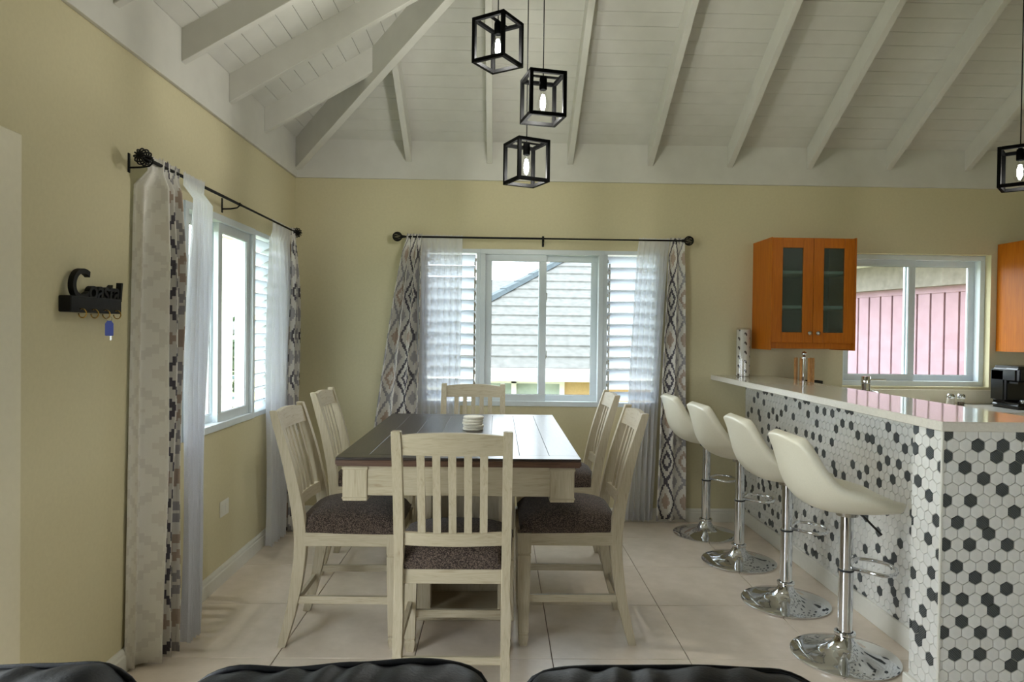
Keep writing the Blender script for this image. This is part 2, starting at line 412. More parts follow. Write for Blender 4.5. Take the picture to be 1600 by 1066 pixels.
# ================================================================== WINDOWS
def mk_map(kind):
    # local u (along wall, viewer's left to right), d (into the wall, away from the room), z
    if kind == 'back': return lambda u, d, z: (u, YB+d, z)
    return lambda u, d, z: (XL-d, u, z)
def wbox(name, kind, u0, u1, d0, d1, z0, z1, mat, parent, bev=.002):
    f = mk_map(kind); a, b2 = f(u0, d0, z0), f(u1, d1, z1)
    return box(name, tuple(min(p, q) for p, q in zip(a, b2)), tuple(max(p, q) for p, q in zip(a, b2)), mat, parent, bev)
def wframe(name, kind, u0, u1, d0, d1, z0, z1, w, mat, parent):
    f = mk_map(kind); L = []
    for (a, b2, c, d) in ((u0, u1, z0, z0+w), (u0, u1, z1-w, z1), (u0, u0+w, z0+w, z1-w), (u1-w, u1, z0+w, z1-w)):
        p, q = f(a, d0, c), f(b2, d1, d); L.append((tuple(map(min, p, q)), tuple(map(max, p, q))))
    return obj(name, boxes(L, .002), mat, parent)
def sash(kind, u0, u1, d0, d1, z0, z1, w, root):
    s = wframe('sash', kind, u0, u1, d0, d1, z0, z1, w, 'pvc', root)
    dm = (d0+d1)/2
    wbox('pane', kind, u0+w-.003, u1-w+.003, dm-.002, dm+.002, z0+w-.003, z1-w+.003, 'glass', s, 0)
    wframe('gasket', kind, u0+w-.004, u1-w+.004, d0+.004, d0+.008, z0+w-.004, z1-w+.004, .006, 'gasket', s)
    return s
def slider(kind, u0, u1, z0, z1, d, root, front_first):
    wframe('frame', kind, u0, u1, d-.012, d+.10, z0, z1, .038, 'pvc', root)
    um = (u0+u1)/2; w = .05
    a0, a1, b0, b1 = u0+.034, um+w/2+.004, um-w/2+.004, u1-.034
    if front_first: fa, fb = (a0, a1+.006), (b0, b1)
    else: fa, fb = (b0-.006, b1), (a0, a1)
    s1 = sash(kind, fa[0], fa[1], d+.012, d+.04, z0+.036, z1-.036, .052, root)
    s2 = sash(kind, fb[0], fb[1], d+.055, d+.083, z0+.032, z1-.032, .052, root)
    return s1, s2
def handle(kind, u, d, z, parent):
    f = mk_map(kind); bm = boxes([(tuple(map(min, f(u-.012, d-.004, z-.02), f(u+.012, d, z+.02))), tuple(map(max, f(u-.012, d-.004, z-.02), f(u+.012, d, z+.02)))),
                                  (tuple(map(min, f(u+.006, d-.022, z-.01), f(u+.014, d-.004, z+.045))), tuple(map(max, f(u+.006, d-.022, z-.01), f(u+.014, d-.004, z+.045))))], .002)
    obj('latch', bm, 'steel', parent)
def louvres(kind, u0, u1, z0, z1, d, root, tilt, n=13):
    wframe('louvre_frame', kind, u0, u1, d-.006, d+.10, z0, z1, .03, 'pvc', root)
    f = mk_map(kind); h = (z1-z0-.07)/n
    bl = .105; cth, sth = math.cos(tilt)*bl/2, math.sin(tilt)*bl/2
    for i in range(n):
        zc = z0+.035+h*(i+.5); t = .003
        # blade: inner edge high, outer edge low
        q = [(-sth, cth), (sth, -cth)]
        nx, nz = math.cos(tilt)*t, math.sin(tilt)*t
        sec = [(q[0][0]-nx, q[0][1]-nz), (q[0][0]+nx, q[0][1]+nz), (q[1][0]+nx, q[1][1]+nz), (q[1][0]-nx, q[1][1]-nz)]
        v = [f(uu, d+.048+a, zc+b2) for uu in (u0+.034, u1-.034) for a, b2 in sec]
        obj('louvre_blade', hexa(v), 'louver', root)
        for uu in (u0+.03, u1-.042):
            wbox('blade_clip', kind, uu, uu+.012, d+.030, d+.066, zc-.012, zc+.012, 'steel', root, 0)
def hook_rod(kind, u, d, z0, z1, root): wbox('operator_bar', kind, u, u+.012, d+.02, d+.03, z0, z1, 'steel', root, 0)
def winroot(name, label):
    o = bpy.data.objects.new(name, None); COL.objects.link(o); return structure(o, label)
w1 = winroot('window_1', 'white sliding window with louvred side panels above the table')
s1, s2 = slider('back', -.143, .787, .865, 2.045, 0, w1, True)
handle('back', .352, .055, 1.68, s2); handle('back', .352, .055, 1.24, s2)
louvres('back', -.57, -.143, .865, 2.045, .004, w1, math.radians(48)); louvres('back', .787, 1.214, .865, 2.045, .004, w1, math.radians(48))
hook_rod('back', -.19, .004, .95, 1.95, w1); hook_rod('back', .83, .004, .95, 1.95, w1)
w2 = winroot('window_2', 'white sliding window with louvred side panels in the side wall')
s1, s2 = slider('left', 3.405, 4.375, .865, 2.045, 0, w2, False)
handle('left', 3.50, .055, 1.45, s2)
louvres('left', 2.975, 3.405, .865, 2.045, .004, w2, math.radians(62)); louvres('left', 4.375, 4.805, .865, 2.045, .004, w2, math.radians(62))
hook_rod('left', 4.42, .004, .95, 1.95, w2)
w3 = winroot('window_3', 'white two-pane sliding window over the kitchen counter')
s1, s2 = slider('back', 2.62, 3.75, 1.045, 2.055, .075, w3, True)
# patio door on the left wall (its far casing shows at the frame's left edge)
d1 = winroot('door_1', 'cream casing of the doorway at the left edge')
for lo, hi in (((XL, 1.985, 0), (XL+.022, 2.235, 2.03)), ((XL, -.16, 0), (XL+.022, .075, 2.03)), ((XL, .075, 1.985), (XL+.022, 1.985, 2.03))):
    box('casing', lo, hi, 'jamb', d1, .004)
box('casing_bead', (XL+.022, 2.02, 0), (XL+.034, 2.18, 2.012), 'jamb', d1, .005, 2)
wframe('door_frame', 'left', .07, 1.99, .02, .12, 0, 2.0, .06, 'pvc', d1)
wbox('door_stile', 'left', 1.0, 1.06, .03, .08, .06, 1.94, 'pvc', d1)

# ================================================================== BREAKFAST BAR
bar = thing('breakfast_bar', 'breakfast bar clad in white hexagon tiles with charcoal accents', 'bar')
BX0, BXF, BX1, BY0, BYP, BZ = 1.632, 1.885, 2.045, 2.51, 2.685, 1.081
PITCHX = .0468; PITCHY = PITCHX*math.sqrt(3)/2; HR = (PITCHX-.0022)/math.sqrt(3)
obj('bar_wall', boxes([((BX0, BY0, 0), (BX1, BYP, BZ)), ((BXF, BYP, 0), (BX1, YB, BZ))]), 'hexgrout', bar)
for lo, hi in (((BXF-.018, BYP, 0), (BXF-.001, YB-.02, .1)), ((BX0-.02, BY0-.005, 0), (BX0-.001, BYP+.018, .1)), ((BX0, BYP, 0), (BXF-.018, BYP+.018, .1))):
    box('plinth', lo, hi, 'trim', bar, .004)
box('corner_trim', (BX0-.008, BY0-.008, 0), (BX0+.001, BY0+.001, BZ), 'trim', bar, .002)
def clip(poly, lo, hi):
    for ax, val, sgn in ((0, lo[0], 1), (0, hi[0], -1), (1, lo[1], 1), (1, hi[1], -1)):
        out = []
        for i in range(len(poly)):
            p, q = poly[i-1], poly[i]; dp, dq = (p[ax]-val)*sgn, (q[ax]-val)*sgn
            if (dp >= 0) != (dq >= 0):
                t = dp/(dp-dq); out.append((p[0]+t*(q[0]-p[0]), p[1]+t*(q[1]-p[1])))
            if dq >= 0: out.append(q)
        poly = out
        if not poly: return []
    return poly
def hexpts(cx, cy): return [(cx+HR*math.cos(PI/6+i*PI/3), cy+HR*math.sin(PI/6+i*PI/3)) for i in range(6)]
HT = .005
def hexverts(pts, fr, cx=0, cy=0):
    """tile outline -> bottom ring + inset top ring in world/local axes via fr(u,v,w)"""
    n = len(pts); mx = sum(p[0] for p in pts)/n; my = sum(p[1] for p in pts)/n
    return [fr(p[0]-cx, p[1]-cy, 0) for p in pts] + [fr(p[0]-cx, p[1]-cy, HT*.7) for p in pts] + [fr(mx+(p[0]-mx)*.95-cx, my+(p[1]-my)*.95-cy, HT) for p in pts]
def hexfaces(n, o=0):
    F = [tuple(range(o+2*n, o+3*n))]
    for L in (0, n):
        for i in range(n): F.append((o+L+i, o+L+(i+1) % n, o+L+n+(i+1) % n, o+L+n+i))
    return F
def poly_area(p): return abs(sum(p[i-1][0]*p[i][1]-p[i][0]*p[i-1][1] for i in range(len(p))))/2
rnd = random.Random(11)
END = [(300, 297), (384, 297), (361, 333), (445, 333), (255, 370), (425, 372), (317, 408), (378, 447), (462, 447), (272, 483), (418, 522), (460, 522), (227, 558), (312, 558), (333, 595), (460, 595), (268, 633), (394, 633), (223, 706), (350, 706), (287, 745), (457, 745), (390, 781), (240, 817), (325, 818), (455, 818), (346, 855), (239, 890), (447, 890), (301, 928), (384, 928), (213, 1001), (298, 1001), (423, 1000), (401, 1038), (205, 258), (203, 333), (198, 483), (195, 633), (190, 781), (185, 927), (445, 262), (258, 238), (345, 238), (430, 238)]
DARK_END = set()
for x, y in END:
    e = 191-12*(y-240)/826; r_ = round((y-260)/37.05); cu = (x-e)/42.0
    DARK_END.add((r_, round(cu-.5*(r_ % 2)-.25)))
shared = {}
def tile_face(fr, U0, U1, V0, V1, mode, indiv):
    """lay hexes over a rectangle of the face; mode picks the dark ones; indiv(u) says which are single parts"""
    stuff = {'hexw': ([], []), 'hexd': ([], [])}; rows = int((V1-V0)/PITCHY)+3; colsn = int((U1-U0)/PITCHX)+3; darkset = set()
    for r_ in range(-1, rows):
        cyy = V1-.012-r_*PITCHY
        for c_ in range(-1, colsn):
            cxx = U0+(c_+.25+.5*(r_ % 2))*PITCHX
            pts = clip(hexpts(cxx, cyy), (U0, V0), (U1, V1))
            if len(pts) < 3 or poly_area(pts) < 1.2e-4: continue
            if mode == 'end' and cxx < U0+.31: dk = (r_, c_) in DARK_END
            else:
                nb = sum(((r_+a, c_+b2) in darkset) for a, b2 in ((0, -1), (-1, 0), (-1, 1 if r_ % 2 else -1)))
                dk = rnd.random() < (.225 if nb == 0 else .06)
            if dk: darkset.add((r_, c_))
            key = 'hexd' if dk else 'hexw'
            if indiv(cxx, cyy):
                if len(pts) == 6 and poly_area(pts) > HR*HR*2.59:
                    kk = (key, id(fr))
                    if kk not in shared:
                        me = bpy.data.meshes.new('hexagon_tile'); me.from_pydata(hexverts(hexpts(0, 0), fr.loc), [], hexfaces(6)); me.materials.append(MAT[key]); shared[kk] = me
                    obj('hexagon_tile', shared[kk], None, bar, fr(cxx, cyy, 0))
                else:
                    me = bpy.data.meshes.new('hexagon_tile'); me.from_pydata(hexverts(pts, fr.loc, cxx, cyy), [], hexfaces(len(pts))); obj('hexagon_tile', me, key, bar, fr(cxx, cyy, 0))
            else:
                V, F = stuff[key]; F += hexfaces(len(pts), len(V)); V += hexverts(pts, fr)
    for key, nm in (('hexw', 'white_hexagon_tiling'), ('hexd', 'charcoal_hexagon_tiling')):
        V, F = stuff[key]
        if V:
            me = bpy.data.meshes.new(nm); me.from_pydata(V, [], F); o = obj(nm, me, key, bar); o['kind'] = 'stuff'
class FR:
    def __init__(s, o, u, n): s.o, s.u, s.n = Vector(o), Vector(u), Vector(n)
    def loc(s, a, b2, w): return tuple(s.u*a+Vector((0, 0, b2))+s.n*w)
    def __call__(s, a, b2, w): return tuple(s.o+Vector(s.loc(a, b2, w)))
tile_face(FR((BX0, BY0, 0), (1, 0, 0), (0, -1, 0)), 0, BX1-BX0, .0, BZ, 'end', lambda u, v: u < .34 and v > .03)
tile_face(FR((BX0, BYP, 0), (0, -1, 0), (-1, 0, 0)), 0, BYP-BY0, .1, BZ, 'rand', lambda u, v: v > .12)
tile_face(FR((BXF, YB, 0), (0, -1, 0), (-1, 0, 0)), 0, YB-BYP, .1, BZ, 'rand', lambda u, v: False)
tag(box('bar_countertop', (1.612, 2.487, BZ), (2.075, YB, 1.117), 'quartz', None, .003), 'long white quartz bar top on the tiled breakfast bar', 'countertop')

# ================================================================== KITCHEN BACK RUN
kc = thing('base_cabinet', 'orange wood base cabinet run under the kitchen window', 'cabinet')
box('carcass', (2.10, 4.66, .1), (4.9, YB-.005, .885), 'cab', kc, .003); box('toe_kick', (2.10, 4.72, 0), (4.9, YB-.005, .1), 'blackp', kc)
for i in range(5):
    dd = box('cabinet_door', (2.11+.558*i, 4.64, .12), (2.66+.558*i, 4.66, .87), 'cab', kc, .004)
    obj('knob', lathe([(0, 0), (.012, .002), (.014, .012), (0, .018)], 12), 'steel', dd, (2.62+.558*i, 4.64, .8), (PI/2, 0, 0))
tag(box('kitchen_countertop', (2.08, 4.62, .885), (4.95, YB-.004, .92), 'quartz', None, .003), 'white quartz worktop along the kitchen wall below the window', 'countertop')
tag(box('backsplash', (2.08, YB-.024, .9205), (4.95, YB-.002, 1.025), 'jamb', None, .003), 'low cream backsplash strip under the kitchen window', 'backsplash')
def upper_cab(x0, x1, y0, z0, z1, label, glassdoors):
    t = thing('wall_cabinet', label, 'cabinet', (0, 0, 0))
    th = .018; yb = YB-.003
    obj('carcass', boxes([((x0, y0+.02, z0+.05), (x0+th, yb, z1)), ((x1-th, y0+.02, z0+.05), (x1, yb, z1)), ((x0+th, y0+.02, z1-th), (x1-th, yb, z1)), ((x0+th, y0+.02, z0+.05), (x1-th, yb, z0+.068))], .001), 'cab', t)
    box('back_panel', (x0+th, yb-.008, z0+.068), (x1-th, yb, z1-th), 'cabin', t)
    box('end_panel', (x0-.006, y0-.002, z0), (x0, yb, z1+.002), 'cab', t, .001); box('end_panel', (x1, y0-.002, z0), (x1+.012, yb, z1+.002), 'cab', t, .001)
    box('light_rail', (x0, y0+.03, z0+.01), (x1, y0+.05, z0+.052), 'cab', t, .001)
    n = 2; w = (x1-x0)/n; dz0 = z0+.054
    for i in range(n):
        a, b2 = x0+w*i+.0015, x0+w*(i+1)-.0015; st = .072
        dr = obj('cabinet_door', boxes([((a, y0, dz0), (a+st, y0+.02, z1-.002)), ((b2-st, y0, dz0), (b2, y0+.02, z1-.002)), ((a+st+.0008, y0+.0005, dz0), (b2-st-.0008, y0+.02, dz0+st)), ((a+st+.0008, y0+.0005, z1-st), (b2-st-.0008, y0+.02, z1-.002))], .0012), 'cab', t)
        if glassdoors: box('frosted_pane', (a+st-.004, y0+.009, dz0+st-.004), (b2-st+.004, y0+.013, z1-st+.004), 'frost', dr)
        else: box('panel', (a+st-.004, y0+.006, dz0+st-.004), (b2-st+.004, y0+.016, z1-st+.004), 'cab', dr)
        kx = b2-.028 if i == 0 else a+.028
        smooth(obj('knob', lathe([(.006, 0), (.006, .012), (.014, .016), (.016, .024), (.010, .03), (0, .031)], 16), 'steel', dr, (kx, y0, dz0+.068), (PI/2, 0, 0)))
    for zz in (z0+.05+(z1-z0)*.31, z0+.05+(z1-z0)*.62): box('shelf', (x0+th, y0+.0205, zz), (x1-th, yb-.008, zz+.02), 'shelfw', t)
    return t
upper_cab(1.925, 2.512, 4.87, 1.32, 2.115, 'orange wood wall cabinet with two frosted glass doors', True)
upper_cab(3.80, 4.6, 4.87, 1.322, 2.133, 'orange wood wall cabinet cut off by the right edge', False)
# faucet
t = thing('kitchen_faucet', 'chrome single-lever faucet below the kitchen window', 'faucet', (2.727, 5.10, .92))
smooth(obj('body', lathe([(0, 0), (.04, 0), (.04, .008), (.032, .012), (.032, .155), (0, .155)], 24), 'chrome', t), .6)
smooth(obj('mixer_cap', lathe([(0, .158), (.033, .158), (.033, .205), (.031, .208), (0, .208)], 24), 'chrome', t), .6)
obj('lever', box_bm((.02, -.012, .176), (.15, .012, .19), .003), 'chrome', t)
smooth(obj('spout', tube([(0, -.02, .085), (0, -.08, .095), (0, -.15, .095), (0, -.185, .075)], .014, 14), 'chrome', t), .8)
# kitchen sink
t = thing('kitchen_sink', 'steel sink rim sunk in the counter behind the faucet lever', 'sink', (2.98, 4.93, .92))
obj('rim', boxes([((-.3, -.2, 0), (.3, -.18, .008)), ((-.3, .1, 0), (.3, .12, .008)), ((-.3, -.18, 0), (-.28, .1, .008)), ((.28, -.18, 0), (.3, .1, .008))], .002), 'steel', t)
obj('bowl', box_bm((-.279, -.179, .0005), (.279, .099, .002)), 'steel', t)
# salt and pepper
for i, (x, lb) in enumerate(((3.328, 'clear glass salt shaker with steel cap, the left of the pair'), (3.405, 'clear glass pepper shaker with steel cap, the right of the pair'))):
    t = thing('salt_shaker' if i == 0 else 'pepper_shaker', lb, 'shaker', (x, 5.04, .92), 0, 'shakers on the kitchen counter')
    smooth(obj('jar', lathe([(0, 0), (.028, 0), (.031, .01), (.024, .05), (.024, .055), (0, .055)], 20), 'ceramic' if i == 0 else 'glass', t), .7)
    smooth(obj('filling', lathe([(0, .003), (.022, .003), (.022, .03), (0, .03)], 16), 'ceramic' if i == 0 else 'bark', t), .7)
    smooth(obj('cap', lathe([(.0255, .055), (.028, .058), (.028, .078), (.02, .088), (0, .09)], 20), 'chrome', t), .7)
# wooden rod carousel
t = thing('skewer_holder', 'ring of wooden rods around a chrome post with ball top', 'holder', (2.228, 5.02, .92))
smooth(obj('base', lathe([(0, 0), (.08, 0), (.08, .012), (.03, .018), (0, .018)], 28), 'chrome', t), .6)
smooth(obj('post', lathe([(.011, .012), (.011, .335), (.03, .337), (.03, .343), (.008, .345), (.008, .352), (.017, .362), (.019, .372), (.015, .384), (0, .39)], 20), 'chrome', t), .8)
for i in range(7):
    a = 2*PI*i/7+.35; smooth(obj('wooden_rod', lathe([(0, .016), (.009, .016), (.009, .338), (.006, .343), (0, .343)], 12, None, (.062*math.cos(a), .062*math.sin(a), 0)), 'dowel', t), .8)
t = thing('sink_caddy', 'black open caddy behind the ring of wooden rods', 'caddy', (2.25, 5.15, .92))
obj('tray', boxes([((-.16, -.045, 0), (.16, .045, .006)), ((-.16, -.045, .006), (.16, -.039, .17)), ((-.16, .039, .006), (.16, .045, .17)), ((-.16, -.039, .006), (-.154, .039, .17)), ((.154, -.039, .006), (.16, .039, .17))], .002), 'blackp', t)
# printed paper roll on the bar
t = thing('paper_roll', 'tall wrapped paper towel roll with dark printed motifs on the bar', 'paper towel', (1.822, 5.14, 1.117))
m, nt, b = new_mat('printed_paper'); tc = nt.nodes.new('ShaderNodeTexCoord'); sx = nt.nodes.new('ShaderNodeSeparateXYZ'); nt.links.new(tc.outputs['UV'], sx.inputs[0])
U = X(nt, sx.outputs[0])*6; V = X(nt, sx.outputs[1])*5 + U.floor()*.5; fu, fv = U.fract()-.5, V.fract()-.5
r_ = (fu*fu*1.6+fv*fv*2.2); s_ = (fu+fv*.9-.06).abs().lt(.13)*r_.lt(.11); s2_ = (r_-.06).abs().lt(.02)*fv.gt(-.05)
nt.links.new(mix(nt, s_, mix(nt, s2_, col4((222, 218, 208)), col4((96, 84, 74))), col4((62, 54, 50))), b.inputs['Base Color']); b.inputs['Roughness'].default_value = .6
def cyl_uv(r, z0, z1, seg=32):
    V, F, UV = [], [], []
    for i in range(seg+1):
        a = 2*PI*i/seg; V += [(r*math.cos(a), r*math.sin(a), z0), (r*math.cos(a), r*math.sin(a), z1)]
    for i in range(seg): F.append((2*i, 2*i+2, 2*i+3, 2*i+1)); UV += [(i/seg, 0), ((i+1)/seg, 0), ((i+1)/seg, 1), (i/seg, 1)]
    n = len(V); V += [(0, 0, z1)]
    for i in range(seg): F.append((2*i+1, 2*i+3, n)); UV += [(0, 0)]*3
    me = bpy.data.meshes.new('c'); me.from_pydata(V, [], F); l = me.uv_layers.new()
    for k_, q_ in enumerate(UV): l.data[k_].uv = q_
    return me
smooth(obj('paper', cyl_uv(.048, .004, .345), m, t), .6)
smooth(obj('wrapper', lathe([(.051, .0), (.051, .352), (.047, .36), (.0, .353)], 32), 'wrap', t), .6)
# coffee maker
t = thing('coffee_maker', 'glossy black coffee maker with silver tank at the right edge', 'coffee maker', (3.775, 4.90, .92))
smooth(obj('base', box_bm((-.15, -.13, 0), (.17, .16, .045), .02, 3), 'blackp', t), .6)
smooth(obj('column', box_bm((-.15, .0, .04), (.17, .16, .29), .02, 3), 'blackp', t), .6)
smooth(obj('head', box_bm((-.15, -.12, .18), (.17, .16, .305), .025, 3), 'blackp', t), .6)
obj('front_panel', hexa([(-.07, -.124, .2), (.15, -.124, .2), (.15, -.115, .2), (-.07, -.115, .2), (-.09, -.124, .285), (.16, -.124, .285), (.16, -.115, .285), (-.09, -.115, .285)]), 'steel', t)
smooth(obj('drip_tray', lathe([(0, .046), (.085, .046), (.085, .056), (.078, .056), (.078, .05), (0, .05)], 32, None, (.01, -.06, 0)), 'chrome', t), .6)

# ================================================================== DINING TABLE
TX0, TX1, TY0, TY1, TZ = -.648, .340, 2.782, 4.283, .914
tb = thing('dining_table', 'counter height dining table with dark plank top and cream pedestal base', 'table', ((TX0+TX1)/2, (TY0+TY1)/2, 0))
hx, hy = (TX1-TX0)/2, (TY1-TY0)/2
tp = obj('table_top', box_bm((-hx, -hy, TZ-.036), (hx, hy, TZ-.006), .006, 2), 'table_edge', tb)
eb = .075
obj('end_board', box_bm((-hx+.002, -hy+.002, TZ-.01), (hx-.002, -hy+eb, TZ), .0008), 'table_x', tp); obj('end_board', box_bm((-hx+.002, hy-eb, TZ-.01), (hx-.002, hy-.002, TZ), .0008), 'table_x', tp)
npk = 8; pw = (2*hx-.004)/npk
for i in range(npk):
    obj('top_plank', box_bm((-pw/2+.0006, -hy+eb+.001, TZ-.01), (pw/2-.0006, hy-eb-.001, TZ), .0008), 'table_y', tp, (-hx+.002+pw*(i+.5), 0, 0)).data.transform(Matrix.Identity(4))
ap0, ap1 = .755, TZ-.036; inx, iny = .03, .03
for sy in (-1, 1):
    box_ = box_bm((-hx+.06, sy*(hy-iny-.012)-.012, ap0), (hx-.06, sy*(hy-iny-.012)+.012, ap1), .002); obj('apron', box_, 'chair_x', tb)
for sx_ in (-1, 1):
    obj('apron', box_bm((sx_*(hx-inx-.012)-.012, -hy+.06, ap0), (sx_*(hx-inx-.012)+.012, hy-.06, ap1), .002), 'chair_y', tb)
for sx_ in (-1, 1):
    for sy in (-1, 1):
        cx, cy = sx_*(hx-.075), sy*(hy-.075)
        cb = obj('corner_block', box_bm((cx-.05, cy-.05, ap0-.022), (cx+.05, cy+.05, ap1), .003), 'chair_v', tb)
        obj('block_moulding', boxes([((cx-.053, cy-.053, ap1-.018), (cx+.053, cy+.053, ap1-.006)), ((cx-.053, cy-.053, ap0-.012), (cx+.053, cy+.053, ap0-.006))], .002), 'chair_x', cb)
# pedestal with open shelving on the end
pd = obj('pedestal', boxes([((-.24, -.12, .06), (-.22, .50, ap0+.02)), ((.22, -.12, .06), (.24, .50, ap0+.02)), ((-.23, .1, .06), (.23, .12, ap0+.02)), ((-.23, .48, .06), (.23, .5, ap0+.02))], .002), 'chair_v', tb)
for cx in (-.204, .204):
    for cy in (-.105, .485): obj('pedestal_post', box_bm((cx-.04, cy-.03, .05), (cx+.04, cy+.03, ap0+.02), .003), 'chair_v', pd)
obj('pedestal_shelf', box_bm((-.23, -.11, .42), (.23, .1, .44), .002), 'chair_x', pd)
obj('pedestal_plinth', box_bm((-.246, -.135, 0), (.246, .515, .06), .006), 'chair_x', pd)
# coasters
for i in range(5):
    tag(smooth(obj('coaster', lathe([(0, 0), (.05, 0), (.053, .003), (.053, .011), (.05, .0138), (0, .0138)], 28), 'ceramic', None, (-.127+.003*math.sin(i*2.1), 3.60+.003*math.cos(i*1.7), TZ+.0005+.0142*i)), .6),
        ['round cream coaster at the bottom of the stack on the table', 'round cream coaster second from the bottom of the stack', 'round cream coaster in the middle of the stack', 'round cream coaster second from the top of the stack', 'round cream coaster on top of the stack on the table'][i], 'coaster', 'coasters stacked on the table')

# ================================================================== DINING CHAIRS
def curve_post(x, w, pts, prof):
    """rear post: profile in y-z; pts (z, y, depth)"""
    bm = bmesh.new(); R_ = []
    n = 26
    def ev(z):
        for (z0, y0_, d0), (z1, y1_, d1) in zip(pts, pts[1:]):
            if z <= z1: 
                t = (z-z0)/(z1-z0); return y0_, y1_, d0, d1, t
        return *pts[-1][1:2], pts[-1][1], pts[-1][2], pts[-1][2], 1
    zs = [pts[0][0]+(pts[-1][0]-pts[0][0])*i/n for i in range(n+1)]
    P = [(p[0], p[1]) for p in pts]
    def cub(z, k):                                       # Catmull-Rom on z
        i = max(j for j in range(len(pts)-1) if pts[j][0] <= z+1e-9)
        p1, p2 = pts[i], pts[i+1]; p0, p3 = pts[max(i-1, 0)], pts[min(i+2, len(pts)-1)]
        h = p2[0]-p1[0]; t = (z-p1[0])/h
        m1 = (p2[k]-p0[k])/max(p2[0]-p0[0], 1e-6)*h; m2 = (p3[k]-p1[k])/max(p3[0]-p1[0], 1e-6)*h
        return (2*t**3-3*t*t+1)*p1[k]+(t**3-2*t*t+t)*m1+(-2*t**3+3*t*t)*p2[k]+(t**3-t*t)*m2
    for z in zs:
        y, d = cub(z, 1), cub(z, 2)
        R_.append([bm.verts.new((x+a*w/2, y+b2*d/2, z)) for a, b2 in ((-1, -1), (1, -1), (1, 1), (-1, 1))])
    for A, B2 in zip(R_, R_[1:]):
        for i in range(4): bm.faces.new((A[i], A[(i+1) % 4], B2[(i+1) % 4], B2[i]))
    bm.faces.new(R_[0][::-1]); bm.faces.new(R_[-1]); 
    ed = [e for e in bm.edges if abs(e.verts[0].co.z-e.verts[1].co.z) > 1e-4 or e.verts[0].co.z > pts[-1][0]-1e-4]
    bmesh.ops.bevel(bm, geom=ed, offset=.003, segments=1, affect='EDGES'); bmesh.ops.recalc_face_normals(bm, faces=bm.faces); return bm
POST = [(0, -.277, .036), (.226, -.223, .048), (.49, -.197, .056), (.774, -.242, .048), (1.058, -.322, .034)]
def post_y(z):
    for a, b2 in zip(POST, POST[1:]):
        if z <= b2[0]: return a[1]+(b2[1]-a[1])*(z-a[0])/(b2[0]-a[0])
    return POST[-1][1]
def rail_curved(z0, z1, w, bow, th, topbow=0):
    """cross rail of the back following the post slope, bowed backwards in the middle"""
    bm = bmesh.new(); n = 10; R_ = []
    for i in range(n+1):
        t = -1+2*i/n; x = t*w/2; yb_ = -bow*(1-t*t); zt = z1+topbow*(1-t*t)
        ya, yb2 = post_y(z0)+yb_, post_y(z1)+yb_
        R_.append([bm.verts.new(p) for p in ((x, ya-th/2, z0), (x, ya+th/2, z0), (x, yb2+th/2, zt), (x, yb2-th/2, zt))])
    for A, B2 in zip(R_, R_[1:]):
        for i in range(4): bm.faces.new((A[i], A[(i+1) % 4], B2[(i+1) % 4], B2[i]))
    bm.faces.new(R_[0][::-1]); bm.faces.new(R_[-1]); bmesh.ops.recalc_face_normals(bm, faces=bm.faces); return bm
